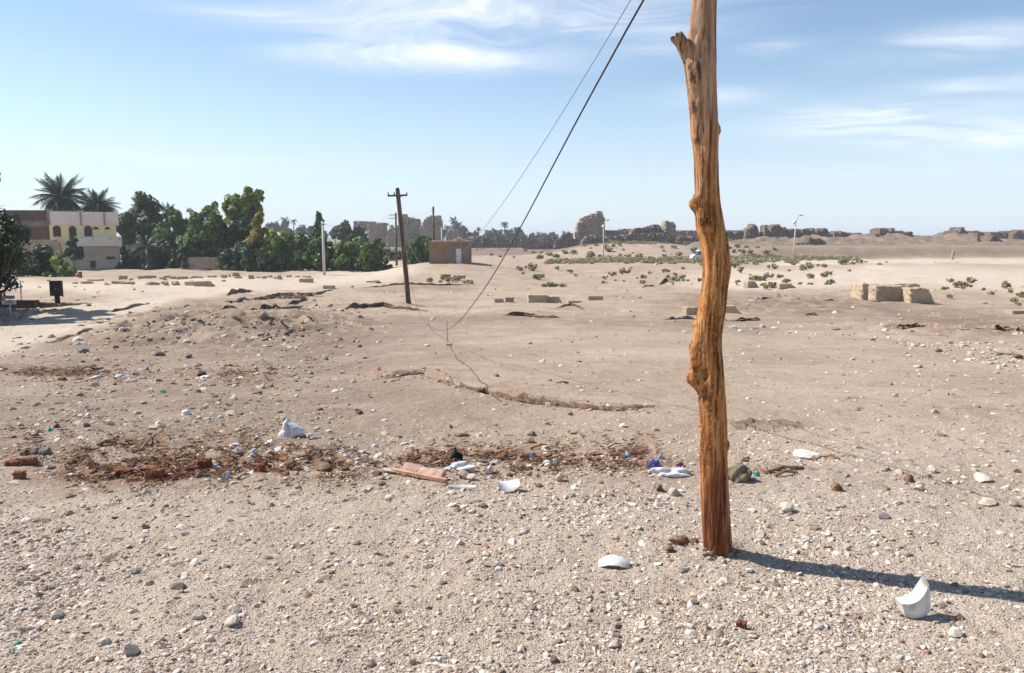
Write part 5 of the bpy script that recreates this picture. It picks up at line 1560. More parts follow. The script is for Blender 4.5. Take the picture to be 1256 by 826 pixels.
def scrub_band():
    """the strip of low scrub at the foot of the mound: nobody could count it"""
    rg = np.random.default_rng(55)
    pts = []
    for k in range(900):
        u = rg.uniform(672, 1050)
        c = np.interp(u, [672, 740, 860, 905, 960, 1050], [323, 320, 321, 319, 319.5, 318.5]); sp = np.interp(u, [672, 740, 860, 905, 960, 1050], [1.5, 2.6, 4.0, 4.5, 2.5, .6])
        pts.append((u, c + rg.normal(0, .55) * sp))
    for k in range(150):
        u = rg.uniform(560, 720); pts.append((u, 301 + rg.normal(0, 1.2) + (.02 * (700 - u))))
    for k in range(140):
        u = rg.uniform(745, 905); pts.append((u, 298.5 + rg.normal(0, .5)))
    u = np.array([p[0] for p in pts]); v = np.array([p[1] for p in pts])
    X, Y = ground_px(u, v); Z = H(X, Y)
    P, T = [], []
    for x, y, z in zip(X, Y, Z):
        m = 26
        s = rg.uniform(.4, 1.1)
        q = rg.normal(0, .33, (m, 3)) * s; q[:, 2] = np.abs(q[:, 2]) * .7
        P.append(q + np.array((x, y, z))); c = rg.uniform(0, 1)
        T.append(np.stack([np.clip(c * .6 + rg.uniform(0, .5, m), 0, 1), rg.uniform(0, .8, m), np.zeros(m)], 1))
    V, F, T = quads(np.concatenate(P), .28, rg, np.concatenate(T))
    o = link('scrub_cover', mesh_np('scrub_cover', V, F, False, T), M['scrub_green'])
    tag(o, 'strip of low grey green scrub along the foot of the mound', kind='stuff')


scrub_band()


# ------------------------------------------------------------------ telegraph poles, lamps, signs, wires
def wood2(t, p):
    v = obj_pos(t)
    g = t.noise(t.vmath('MULTIPLY', v, (9, 9, .8)), 1.0, 5, .6)
    t.set(p.inputs['Base Color'], t.ramp(g, [(.3, (.035, .022, .015)), (.5, (.10, .065, .042)), (.72, (.25, .17, .11))]))
    t.set(p.inputs['Normal'], t.bump(g, .7, .02))


M['poletimber'] = mat('dark pole timber', wood2, .85, .2)


def telegraph():
    b = G(501.5, 373)
    D = b.y
    r = empty('telegraph_pole', b, 'dark leaning telegraph pole with one crossarm standing left of the hut', 'telegraph pole')
    px = D / FPX
    P = [at(u, v, D) - b for u, v in ((502, 379), (500.5, 366), (495.5, 310), (490.5, 262), (487.5, 233), (487.2, 230.5))]
    V, F = tube(P, [.155, .15, .14, .13, .125, .08], 12)
    link('pole_shaft', mesh_py('pole_shaft', V, F, True), M['poletimber'], r)
    V, F = tube([at(476, 240.6, D) - b + Vector((0, -.16, 0)), at(500, 239.8, D) - b + Vector((0, -.16, 0))], .055, 6)
    arm = link('crossarm', mesh_py('crossarm', V, F), M['poletimber'], r)
    for u in (476.8, 499.4, 484):
        p = at(u, 240, D) - b + Vector((0, -.16, .03))
        V, F = tube([p, p + Vector((0, 0, .08)), p + Vector((0, 0, .14))], [.02, .045, .03], 8)
        link('insulator', mesh_py('insulator', V, F, True), M['dark_metal'], arm)
    V, F = tube([at(491, 243, D) - b + Vector((0, -.16, 0)), at(494.5, 240, D) - b + Vector((0, -.17, 0))], .02, 5)
    link('brace', mesh_py('brace', V, F), M['dark_metal'], r)
    return r


telegraph()
TPD = G(501.5, 373).y
g = at(486.6, 323, 104); g.z = float(H(g.x, g.y))
r = empty('telegraph_pole', g, 'straight thin telegraph pole with two short crossarms behind the leaning pole', 'telegraph pole')
hh = at(486, 261, 104).z - g.z
tube_obj('pole_shaft', [(0, 0, -.3), (0, 0, hh * .5), (0, 0, hh)], [.16, .14, .11], M['poletimber'], r)
for q in (264, 268): tube_obj('crossarm', [(-.95, -.12, at(486, q, 104).z - g.z), (.25, -.12, at(486, q, 104).z - g.z + .02)], .045, M['dark_metal'], r, 6)
g = at(532, 300, 118); g.z = float(H(g.x, g.y))
r = empty('telegraph_pole', g, 'dark telegraph pole rising straight behind the hut roof', 'telegraph pole')
hh = at(532, 253.5, 118).z - g.z
tube_obj('pole_shaft', [(0, 0, -.3), (0, 0, hh * .5), (0, 0, hh)], [.19, .17, .14], M['poletimber'], r)
for q in (256.5, 259): tube_obj('crossarm', [(-.22, -.14, at(532, q, 118).z - g.z), (.22, -.14, at(532, q, 118).z - g.z)], .05, M['dark_metal'], r, 6)
for (u, v0, D, rad, lab) in ((541.8, 279, 125, .10, 'short pale post behind the right end of the hut roof'), (538, 284, 116, .07, 'thin dark pipe rising behind the hut roof'), (449.5, 284, 200, .25, 'short pale post above the hedge before the temple gate')):
    g = at(u, 300, D); g.z = float(H(g.x, g.y))
    hh = at(u, v0, D).z - g.z
    V, F = tube([(0, 0, -.3), (0, 0, hh)], [rad, rad * .8], 8)
    tag(link('post', mesh_py('post', V, F, True), M['pale_pole'] if 'pale' in lab else M['dark_metal'], None, g), lab, 'post')
g = at(397.5, 328, 88); g.z = float(H(g.x, g.y))
r = empty('concrete_post', g, 'pale concrete utility post standing in front of the hedge', 'post')
hh = at(397.5, 271.5, g.y).z - g.z
tube_obj('post_shaft', [(0, 0, -.3), (0, 0, hh * .5), (0, 0, hh)], [.17, .15, .12], M['pale_pole'], r)
tube_obj('bracket', [(-.1, -.15, hh - .35), (.45, -.15, hh - .35)], .04, M['dark_metal'], r, 6)


def lamp(ub, vb, vt, tip, fl, label, D=None):
    g = G(ub, vb) if D is None else at(ub, vb, D)
    D = g.y
    r = empty('street_lamp', g, label, 'street lamp', 'street lamps along the far road')
    T = lambda u, v: at(u, v, D) - g
    tube_obj('lamp_post', [(0, 0, -.3), T((ub * .5 + vt[0] * .5), (vb + vt[1]) / 2), T(*vt)], [.15, .12, .09], M['pale_pole'], r)
    mid = T((vt[0] * .6 + tip[0] * .4), tip[1] + (vt[1] - tip[1]) * .28)
    tube_obj('lamp_arm', [T(*vt), mid, T(*tip)], [.08, .07, .06], M['pale_pole'], r, 7)
    hd = solid('lamp_head', M['metal'], r, [(*T(tip[0] + 1.5, tip[1] + .2), .75, .3, .2)], .05)
    solid('lamp_glass', M['lampglass'], hd, [(*(T(tip[0] + 1.5, tip[1] + .2) - Vector((0, 0, .13))), .5, .22, .08)])
    V, F, = I2[0] * np.array([.38, .3, .38]), I2[1]
    p = T(*fl)
    f = link('floodlight', mesh_np('floodlight', V, F, True), M['white_paint'], r, p)
    return r


lamp(972.4, 320.5, (976.2, 274), (981, 264), (974.6, 273), 'tall street lamp with a bent arm before the ruins right of the wooden pole')
lamp(740.4, 317, (740.2, 279), (744, 270), (740.2, 278), 'street lamp in front of the tall pylon ruin')


def text_mesh(s, size):
    c = bpy.data.curves.new('text', 'FONT')
    c.body = s; c.size = size; c.align_x = 'CENTER'; c.align_y = 'CENTER'; c.extrude = .002
    o = bpy.data.objects.new('text', c); COL.objects.link(o)
    dg = bpy.context.evaluated_depsgraph_get()
    me = bpy.data.meshes.new_from_object(o.evaluated_get(dg))
    bpy.data.objects.remove(o); bpy.data.curves.remove(c)
    return me


def signs():
    g = G(70, 373)
    px = g.y / FPX
    r = empty('notice_board', g, 'dark notice board on a short post at the edge of the shaded hollow', 'notice board')
    solid('post', M['dark_board'], r, [(.5 * px, .03, 4.5 * px, 5.5 * px, .12, 10 * px)])
    bd = solid('board', M['dark_board'], r, [(0, 0, 19 * px, 15 * px, .10, 19 * px)], .02)
    solid('board_trim', M['frame'], r, [(7.9 * px, 0, 18.5 * px, .6 * px, .12, 20 * px)])
    for q_ in ((-.6 * px, -.055, 18 * px, 1.6 * px, .01, 2 * px), (.8 * px, -.055, 21.5 * px, .9 * px, .01, 1 * px)): solid('pale_mark', M['sandstone'], bd, [q_])
    solid('iron_bracket', M['dark_metal'], r, [(-8.6 * px, 0, 28.5 * px, 3 * px, .05, 1 * px)])
    g = G(13.5, 388)
    px = g.y / FPX
    r = empty('cafe_sign', g, 'white signpost with blue lettering on two boards at the left edge', 'sign')
    tube_obj('post', [(0, 0, -.1), (0, 0, 24 * px)], .025, M['white_paint'], r)
    up = solid('sign_board', M['metal'], r, [(-1 * px, -.03, 24.8 * px, 16 * px, .03, 4.2 * px)])
    lo = solid('sign_board', M['sign_white'], r, [(-.6 * px, -.03, 18.6 * px, 17.5 * px, .03, 5.4 * px)])
    me = text_mesh('CAFE', 4.6 * px)
    o = link('lettering', me, M['sign_blue'], lo, (-.8 * px, -.05, 18.5 * px)); o.rotation_euler = (R(90), 0, 0)
    for k in range(4): solid('lettering', M['sign_blue'], up, [(-4 * px + k * 2.6 * px, -.05, 25 * px, 1.8 * px, .01, 1.3 * px)])
    for (u, v, h, rad, m, lab) in ((26.5, 369.5, 24, .055, M['white_paint'], 'white post standing by the low dark kerb at the left'), (8.5, 352, 17, .06, M['pale_pole'], 'short pale post under the left edge tree')):
        g = G(u, v); px = g.y / FPX
        V, F = tube([(0, 0, -.2), (0, 0, h * px)], rad, 8)
        tag(link('post', mesh_py('post', V, F, True), m, None, g), lab, 'post')
    # low kerb wall at the top of the hollow
    ruin('kerb_wall', 'low dark kerb wall along the shaded hollow at the left', 'wall', [(-60, 380), (-60, 368.5), (46, 369), (47, 372.5), (86, 373), (86, 380)], 44.5, .3, .09, M['mudbrick'], seed=61, rough=.02)
    g = G(98.5, 341); px = g.y / FPX
    solid_ = box_mesh(3.2 * px, .35, 8 * px, .03)
    tag(link('gate_post', solid_, M['red_brick'], None, g), 'short reddish post beside the flowering bush before the house', 'post')


signs()


def wires():
    A = at(869, -165, PD) + Vector((-.05, 0, 0))
    Bp = at(487.5, 233, TPD)
    Bq = at(490, 241, TPD) + Vector((0, -.2, 0))
    def sag(A, B, s, n=70):
        return [A.lerp(B, t) - Vector((0, 0, 4 * s * t * (1 - t))) for t in (np.linspace(0, 1, n) ** 1.3)]
    C_ = [(869, -165), (826, -83), (782, 0), (740, 80), (700, 158), (668, 222), (640, 277), (603, 342), (580, 374), (562, 396), (546, 406), (531, 404), (521, 397), (512, 380), (505, 352), (498, 305), (490, 241)]
    raw = []
    for a, b in C_:
        k = (a - CU) / FPX
        t = (A.x - k * A.y) / ((A.x - Bq.x) - k * (A.y - Bq.y))
        raw.append((t, at(a, b, A.y + (Bq.y - A.y) * t)))
    tt = np.array([q[0] for q in raw]); zz_ = np.array([q[1].z for q in raw])
    pts = []
    for t in np.linspace(tt[0], tt[-1], 140) ** 1.0:
        w_ = [np.interp(t + o_, tt, zz_) for o_ in (-.02, -.01, 0, .01, .02)] if .03 < t < .97 else [np.interp(t, tt, zz_)]
        p = A.lerp(Bq, float(t)); p.z = float(np.mean(w_))
        p.z = max(p.z, float(H(p.x, p.y)) + .05)
        pts.append(p)
    tag(tube_obj('sagging_cable', pts, .0062, M['cable'], None, 6, origin=pts[0]), 'thicker dark cable drooping from the wooden pole almost to the ground', 'cable')
    A2 = A + Vector((.02, 0, -.06))
    pts = sag(A2, Bp, 3.05)
    tag(tube_obj('sagging_wire', pts, .0028, M['wire'], None, 5, origin=pts[0]), 'thinner grey wire drooping from the wooden pole past the hut', 'wire')
    U = [(548, 393), (548.5, 408), (549, 420), (556, 434), (566, 446), (578, 459), (592, 473), (606, 487), (618, 496)]
    us = np.interp(np.linspace(0, 8, 60), range(9), [a for a, b in U]); vs = np.interp(np.linspace(0, 8, 60), range(9), [b for a, b in U])
    X, Y = ground_px(us, vs); Z = H(X, Y)
    pts = [Vector((a, b, c + .012)) for a, b, c in zip(X, Y, Z)]
    tag(tube_obj('loose_wire', pts, .0045, M['cable'], None, 5, origin=pts[0]), 'thin dark loose wire trailing down the sand over the small bank', 'wire')
    # distant line between the far poles
    P1 = at(478.5, 264, 104); P2 = at(532, 256, 118); P0 = at(397.5, 275, 88)
    for a, b, s, lab in ((P1, P2, .7, 'faint far wire strung between the two straight poles'), (P0, P1, .9, 'faint far wire from the pale post to the straight pole')):
        pts = sag(a, b, s, 20)
        tag(tube_obj('far_wire', pts, .010, M['wire'], None, 4, origin=pts[0]), lab, 'wire')


wires()


# ------------------------------------------------------------------ van and walker
def van():
    g = G(860, 319.5)
    D = g.y
    r = empty('minibus', Vector((at(847.5, 318, D).x, D, g.z)), 'white minibus half hidden behind the wooden pole', 'van', None, R(8))
    prof = [(0, .35), (0, .85), (.12, 1.0), (.55, 1.18), (1.15, 1.92), (1.5, 2.05), (4.6, 2.08), (4.85, 1.9), (4.9, .9), (4.9, .35)]
    bm = bmesh.new()
    w = .86
    a = [bm.verts.new((x, -w * (1 if z < 1.2 else 1 - .12 * (z - 1.2)), z)) for x, z in prof]
    b = [bm.verts.new((x, w * (1 if z < 1.2 else 1 - .12 * (z - 1.2)), z)) for x, z in prof]
    bm.faces.new(a); bm.faces.new(b[::-1])
    for k in range(len(prof)):
        bm.faces.new((a[k], b[k], b[(k + 1) % len(prof)], a[(k + 1) % len(prof)]))
    bmesh.ops.bevel(bm, geom=bm.edges[:], offset=.05, segments=2, affect='EDGES')
    link('body', bm_mesh('body', bm), M['white_paint'], r)
    def pane(name, poly, y):
        V = [Vector((x, y, z)) for x, z in poly] + [Vector((x, y + .02, z)) for x, z in poly]
        n = len(poly)
        return link(name, mesh_py(name, V, [tuple(range(n)), tuple(range(2 * n - 1, n - 1, -1))] + [(k, (k + 1) % n, (k + 1) % n + n, k + n) for k in range(n)]), M['glass'], r)
    pane('side_window', [(.85, 1.25), (1.6, 1.25), (1.6, 1.8), (1.25, 1.8)], -w - .005)
    pane('side_window', [(1.75, 1.25), (3.0, 1.25), (3.0, 1.8), (1.75, 1.8)], -w - .005)
    pane('side_window', [(3.15, 1.25), (4.5, 1.25), (4.45, 1.8), (3.15, 1.8)], -w - .005)
    V = [Vector((.60, -.72, 1.26)), Vector((.60, .72, 1.26)), Vector((1.08, .68, 1.86)), Vector((1.08, -.68, 1.86))]
    n_ = Vector((-.78, 0, .62)) * .03
    V = [v + n_ for v in V] + [v - n_ for v in V]
    link('windscreen', mesh_py('windscreen', V, [(0, 1, 2, 3), (7, 6, 5, 4), (0, 4, 5, 1), (1, 5, 6, 2), (2, 6, 7, 3), (3, 7, 4, 0)]), M['glass'], r)
    for x in (.95, 3.9):
        for s in (-1, 1):
            V, F = tube([(x, s * .70, .33), (x, s * .90, .33)], .33, 18)
            wh = link('wheel', mesh_py('wheel', V, F), M['rubber'], r)
            V, F = tube([(x, s * .86, .33), (x, s * .92, .33)], .19, 14)
            link('rim', mesh_py('rim', V, F), M['metal'], wh)
    for s in (-.62, .62): solid('headlight', M['lampglass'], r, [(.02, s, .80, .08, .34, .2)], .02)
    solid('bumper', M['metal'], r, [(-.03, 0, .45, .14, 1.66, .24)], .03)
    solid('wing_mirror', M['dark_metal'], r, [(.85, -.98, 1.3, .12, .16, .24)], .02)
    solid('door_handle', M['dark_metal'], r, [(1.55, -.875, 1.08, .16, .04, .05)])


van()


def walker():
    D = 147.0
    g = at(1168, 320.3, D); g.z = float(H(g.x, g.y))
    D2 = G(1168, 320.3)
    g = D2
    k = (12.5 * g.y / FPX) / 1.75
    r = empty('person', g, 'person in a tan robe walking along the far road before the bank', 'person', None, R(40))
    me = bpy.data.meshes.new('body')
    J = dict(pel=(0, 0, .95), che=(.02, 0, 1.28), nec=(.02, 0, 1.47), hed=(.03, 0, 1.62), top=(.03, 0, 1.73), ls=(.01, .19, 1.40), le=(-.08, .25, 1.13), lh=(.02, .26, .90), rs=(.01, -.19, 1.40), re=(.08, -.25, 1.13), rh=(.18, -.25, .93),
             lk=(.18, .09, .52), la=(.16, .09, .08), lt=(.30, .09, .04), rk=(-.06, -.09, .50), ra=(-.26, -.09, .12), rt=(-.14, -.09, .03))
    rad = dict(pel=.15, che=.17, nec=.06, hed=.10, top=.07, ls=.07, le=.05, lh=.04, rs=.07, re=.05, rh=.04, lk=.075, la=.05, lt=.04, rk=.075, ra=.05, rt=.04)
    E = [('pel', 'che'), ('che', 'nec'), ('nec', 'hed'), ('hed', 'top'), ('che', 'ls'), ('ls', 'le'), ('le', 'lh'), ('che', 'rs'), ('rs', 're'), ('re', 'rh'), ('pel', 'lk'), ('lk', 'la'), ('la', 'lt'), ('pel', 'rk'), ('rk', 'ra'), ('ra', 'rt')]
    nm = list(J)
    me.from_pydata([Vector(J[n]) * k for n in nm], [(nm.index(a), nm.index(b)) for a, b in E], [])
    o = link('body', me, M['skin'], r)
    s = o.modifiers.new('skin', 'SKIN')
    for i, n in enumerate(nm):
        o.data.skin_vertices[0].data[i].radius = (rad[n] * k, rad[n] * k)
    o.data.skin_vertices[0].data[0].use_root = True
    o.modifiers.new('sub', 'SUBSURF').levels = 1
    # robe: lofted skirt and tunic
    prof = [(1.46, .09, .10, .02), (1.40, .13, .22, .01), (1.25, .19, .21, .01), (.98, .18, .19, 0), (.6, .23, .20, .02), (.28, .30, .21, .0)]
    V, F = [], []
    for z, a, b, x in prof:
        for q in range(14):
            t_ = 2 * math.pi * q / 14
            V.append(Vector((x + a * math.cos(t_) * (1 + .05 * math.sin(5 * t_)), b * math.sin(t_), z)) * k)
    for i in range(len(prof) - 1):
        for q in range(14): F.append((i * 14 + q, i * 14 + (q + 1) % 14, (i + 1) * 14 + (q + 1) % 14, (i + 1) * 14 + q))
    link('robe', mesh_py('robe', V, F, True), M['shirt'], r)
    V = I2[0] * np.array([.125, .12, .13]) * k
    link('headscarf', mesh_np('headscarf', V, I2[1], True), M['scarf'], r, Vector((.01, 0, 1.70)) * k)


walker()


# ------------------------------------------------------------------ litter in the foreground
def loft(rows, closed=True):
    """rows: lists of points of equal length; closed joins the last row to the first"""
    n = len(rows[0]); V = [Vector(p) for r_ in rows for p in r_]; F = []
    m = len(rows)
    for i in range(m if closed else m - 1):
        j = (i + 1) % m
        for k in range(n - 1): F.append((i * n + k, i * n + k + 1, j * n + k + 1, j * n + k))
    if closed:
        F.append(tuple(i * n for i in range(m))[::-1]); F.append(tuple(i * n + n - 1 for i in range(m)))
    return V, F


def fine_curve(pts, n):
    a = np.array(pts, float)
    b = np.vstack([2 * a[0] - a[1], a, 2 * a[-1] - a[-2]])
    out = []
    for q in np.linspace(0, len(pts) - 1 - 1e-6, n):
        i = int(q); f = q - i
        p0, p1, p2, p3 = b[i:i + 4]
        out.append(.5 * (2 * p1 + (p2 - p0) * f + (2 * p0 - 5 * p1 + 4 * p2 - p3) * f * f + (3 * p1 - p0 - 3 * p2 + p3) * f ** 3))
    return out
    t = None
    return [np.array([np.interp(q, range(len(pts)), a[:, c]) for c in range(a.shape[1])]) for q in t]


def shard_right():
    g = G(1128, 756)
    px = g.y / FPX
    D = g.y
    def row(P, dy):
        out = []
        for (u, v, d) in fine_curve(P, 18):
            p = at(u, v, D) ; out.append(Vector((p.x, D + d, p.z)) - g)
        return out
    bot = row([(1110, 757, 0), (1120, 757.5, -.010), (1132, 756, -.006), (1142, 752, .012), (1148, 748, .04)], 0)
    mid = row([(1108.5, 748, 0), (1120, 748, -.016), (1132, 745, -.012), (1142, 738, .010), (1147.5, 732, .04)], 0)
    up = row([(1106, 741, 0), (1116, 739.5, -.012), (1127, 735, -.008), (1138, 727, .012), (1145.5, 722, .04)], 0)
    inn = row([(1103, 738, .035), (1113, 736, .035), (1123, 730.5, .035), (1133, 721, .05), (1142, 711, .062)], 0)
    ins = row([(1105, 746, .045), (1114, 746, .045), (1125, 743, .045), (1135, 737, .055), (1143, 728, .065)], 0)
    bk = row([(1110, 756, .03), (1120, 756, .025), (1131, 754, .025), (1141, 750, .04), (1147, 746, .06)], 0)
    V, F = loft([bot, mid, up, inn, ins, bk])
    me = mesh_py('ceramic_shard', V, F, True)
    o = link('ceramic_shard', me, M['ceramic'], None, g)
    md = o.modifiers.new('edge', 'EDGE_SPLIT'); md.split_angle = R(35)
    tag(o, 'white crescent ceramic shard with a pointed tip by the pole shadow', 'shard')


shard_right()


def shell(label, u, v, w, h, dep, rz, m, name='ceramic_shard', bend=1.0, tilt=0.0, cat='shard', seed=1, thick=.006, ragged=.12, sink=.0):
    """curved broken piece: a bent plate with ragged outline and real thickness"""
    g = G(u, v)
    px = g.y / FPX
    rg = np.random.default_rng(seed)
    nx, ny = 15, 7
    top, bot = [], []
    for j in range(ny):
        for i in range(nx):
            s = i / (nx - 1) * 2 - 1; t_ = j / (ny - 1) * 2 - 1
            e = 1 - .35 * abs(s) ** 2.5 + ragged * float(vn(i * .9, j * .2, seed))
            x = s * w * px / 2 * (1 + ragged * float(vn(j * .8, 3.3, seed + 2)))
            y = t_ * dep * px / 2 * e
            z = h * px * (1 - bend * s * s - .25 * t_ * t_)
            top.append(Vector((x, y, z))); bot.append(Vector((x * .985, y * .985, z - thick)))
    V = top + bot
    n = nx * ny
    F = []
    for j in range(ny - 1):
        for i in range(nx - 1):
            q = (j * nx + i, j * nx + i + 1, (j + 1) * nx + i + 1, (j + 1) * nx + i)
            F.append(q); F.append(tuple(k + n for k in q[::-1]))
    rim = [i for i in range(nx)] + [j * nx + nx - 1 for j in range(1, ny)] + [(ny - 1) * nx + i for i in range(nx - 2, -1, -1)] + [j * nx for j in range(ny - 2, 0, -1)]
    for k in range(len(rim)):
        a, b = rim[k], rim[(k + 1) % len(rim)]
        F.append((b, a, a + n, b + n))
    o = link(name, mesh_py(name, V, F, True), m, None, (g.x, g.y + dep * px * .3, g.z + .004 - sink))
    o.rotation_euler = (tilt, 0, rz)
    o.modifiers.new('edge', 'EDGE_SPLIT').split_angle = R(40)
    return tag(o, label, cat)


shell('white curved ceramic shard lying flat left of the wooden pole', 754, 699, 40, 10, 22, R(-8), M['ceramic'], bend=.75, seed=2, tilt=R(12))
shell('white curved ceramic shard at the near edge of the litter strip', 622, 606, 28, 9, 22, R(15), M['ceramic'], bend=-.6, seed=3, tilt=R(20))
shell('bent white strip with a row of dark holes beside the pink boards', 567, 602, 36, 4, 7, R(-2), M['ceramic_raw'], bend=-.8, seed=4, name='holed_strip', cat='strip', tilt=R(55))
shell('broken tan flat pot shard left of the bent white strip', 568, 588, 15, 7, 16, R(60), M['tan_stone'], bend=.3, seed=5, tilt=R(25), name='pot_shard')
shell('second tan pot shard leaning on the first beside the white sheet', 577, 589, 13, 5, 12, R(-40), M['tan_stone'], bend=.3, seed=6, tilt=R(15), name='pot_shard')
g_ = G(567, 602)
for k in range(5):
    pass


def crumple(name, label, u, v, w, h, m, seed, cat, dep=.9, amp=.35, freq=2.2, lobes=None, sharp=1.0, flat=0.0, rz=0):
    """crumpled film or cloth: a closed folded mass with creases"""
    g = G(u, v)
    px = g.y / FPX
    V = I3[0].copy()
    if len(V) < 200: pass
    rg = np.random.default_rng(seed)
    n = np.zeros(len(V))
    for k in range(7):
        d = rg.normal(size=3); d /= np.linalg.norm(d)
        ph = rg.uniform(0, 6)
        n += (np.abs(np.sin((V @ d) * freq * rg.uniform(.8, 2.0) + ph)) - .6) / (1 + .4 * k)
    V = V * (1 + amp * n)[:, None]
    V[:, 2] = np.where(V[:, 2] < 0, V[:, 2] * .25, V[:, 2])
    if lobes:
        for (x0, z0, s) in lobes:
            k = np.exp(-((V[:, 0] - x0) ** 2) / .08)
            V[:, 2] += k * z0 * (V[:, 2] > 0) * V[:, 2]
    mx = np.abs(V).max(0)
    V = V / mx * np.array([w * px / 2, w * px * dep / 2, h * px])
    me = mesh_np(name, V, I3[1], False)
    o = link(name, me, m, None, (g.x, g.y + w * px * dep * .25, g.z + .003))
    o.rotation_euler = (0, 0, rz)
    return tag(o, label, cat)


I3 = ico(4)
crumple('plastic_bag', 'crumpled white plastic bag lying alone on the brown ground at the left', 356, 536, 34, 21, M['plastic'], 47, 'plastic bag', .8, .30, 1.7, [(-.6, .5, 1)], rz=R(8))
crumple('black_lump', 'charred black lump in the middle of the litter strip', 559, 566, 20, 17, M['char'], 6, 'lump', .8, .3, 2, [(-.1, .6, 1)])
crumple('cloth_bundle', 'olive brown cloth bundle right behind the wooden pole', 908, 595, 38, 22, M['olive_cloth'], 7, 'cloth', .9, .28, 3.2)
crumple('green_scrap', 'bright green plastic scrap poking from the olive cloth bundle', 928, 589, 10, 6, M['green_plastic'], 8, 'scrap', .6, .4)
crumple('plastic_sheet', 'white plastic sheet spread behind the tan pot shards', 563, 580, 42, 9, M['plastic'], 9, 'plastic sheet', .8, .4, 2.6)
crumple('plastic_sheet', 'torn white plastic strip sticking up right of the larger white sheet', 599, 580, 16, 12, M['plastic'], 10, 'plastic strip', .5, .4, 2.6, [(.5, 1, 1)], rz=R(30))
crumple('white_cloth', 'dusty white cloth with purple folds lying left of the wooden pole', 822, 587, 62, 10, M['white_cloth'], 11, 'cloth', .45, .35, 3.4)
crumple('blue_cloth', 'dark blue rag lying over the left end of the dusty white cloth', 803, 581, 20, 12, M['blue_cloth'], 12, 'rag', .7, .35, 3.4, rz=R(-20))
crumple('blue_cloth', 'dark purple patch of rag on the right of the dusty white cloth', 833, 582, 14, 7, M['blue_cloth'], 13, 'rag', .7, .35, 3.4)
crumple('blue_scrap', 'pale blue plastic scrap standing behind the dusty white cloth', 810, 566, 10, 11, M['blue_plastic'], 14, 'scrap', .6, .5, 2.5, [(.2, 1.0, 1)])
crumple('blue_scrap', 'pale blue and white scrap left of the dusty white cloth', 769, 564, 9, 6, M['blue_plastic'], 15, 'scrap', .7, .4)
crumple('violet_scrap', 'violet scrap among the brown clods of the litter strip', 653, 560, 14, 5, M['blue_cloth'], 16, 'scrap', .6, .3)
crumple('white_scrap', 'white scrap beside the violet scrap', 672, 572, 16, 6, M['plastic'], 17, 'scrap', .7, .4)
crumple('white_scrap', 'white wrapper at the far left of the row of pale rubbish', 288, 545, 22, 6, M['plastic'], 18, 'scrap', .5, .4, 2.5, rz=R(-20))
crumple('white_scrap', 'crumpled white rubbish in the middle of the pale heap', 292, 556, 16, 8, M['plastic'], 19, 'scrap', .8, .4)
crumple('white_scrap', 'white paper sheet propped at the front of the pale heap', 309, 560, 14, 9, M['plastic'], 20, 'scrap', .7, .5)
crumple('white_scrap', 'white loop of rubbish at the right of the pale heap', 331, 549, 14, 7, M['plastic'], 21, 'scrap', .7, .45)
crumple('white_scrap', 'little white square of paper right of the plastic bag', 420, 555, 9, 5, M['plastic'], 22, 'scrap', .8, .2)
crumple('white_scrap', 'white strip of paper nearer the middle of the ground', 446, 553, 18, 4, M['plastic'], 23, 'scrap', .5, .3)
crumple('white_scrap', 'small white scrap above the white strip of paper', 459, 546, 10, 4, M['plastic'], 24, 'scrap', .5, .3)
crumple('white_scrap', 'white scrap touching the foot of the plastic bag', 379, 536, 8, 5, M['plastic'], 25, 'scrap', .8, .3)
crumple('white_scrap', 'pale bluish carton standing at the front of the brown litter', 280, 587, 6, 9, M['blue_plastic'], 26, 'carton', .8, .15)
crumple('white_scrap', 'white lid lying alone on the slope left of the plastic bag', 227, 503, 13, 6, M['plastic'], 27, 'lid', .8, .15)
crumple('red_scrap', 'small red scrap in the brown litter at the left', 316, 570, 5, 4, M['red_plastic'], 28, 'scrap')
crumple('red_scrap', 'tiny red scrap in front of the dusty white cloth', 785, 566, 7, 4, M['red_plastic'], 29, 'scrap')
crumple('green_scrap', 'small green bottle scrap on the slope at the far left', 59, 522, 8, 4, M['green_plastic'], 30, 'scrap')
crumple('green_scrap', 'pale green scrap on the slope left of the white lid', 199, 479, 8, 3, M['green_plastic'], 31, 'scrap')
crumple('green_scrap', 'green scrap in the gravel in the lower left corner', 20, 789, 10, 4, M['green_plastic'], 32, 'scrap')
crumple('white_scrap', 'white paper flat on the far stony slope at the left', 251, 464, 13, 3, M['plastic'], 33, 'scrap', .7, .2)
crumple('white_scrap', 'white rag on the far brown litter at the left', 146, 463, 16, 5, M['white_cloth'], 34, 'scrap', .7, .3)
crumple('white_scrap', 'small pale blue bottle on the far brown litter', 122, 460, 6, 4, M['blue_plastic'], 35, 'scrap', .7, .2)
crumple('white_scrap', 'white wrapper on the sandy flat before the street lamp', 805, 326, 4, 4, M['plastic'], 36, 'scrap', .7, .2)


for q in range(30):
    u = random.choice((random.gauss(305, 28), random.gauss(560, 30), random.gauss(690, 70), random.gauss(420, 40)))
    v = random.gauss(556, 6) if u < 350 else random.gauss(568, 8)
    crumple('paper_scrap', 'tiny pale scrap of rubbish lying among the litter', u, v, random.uniform(4, 9), random.uniform(2, 4.5), M[random.choice(['plastic', 'plastic', 'white_cloth', 'white_cloth', 'tan_stone'])], 500 + q, 'scrap', random.uniform(.4, .9), .4, rz=random.uniform(-1, 1))['group'] = 'tiny scraps in the litter strips'


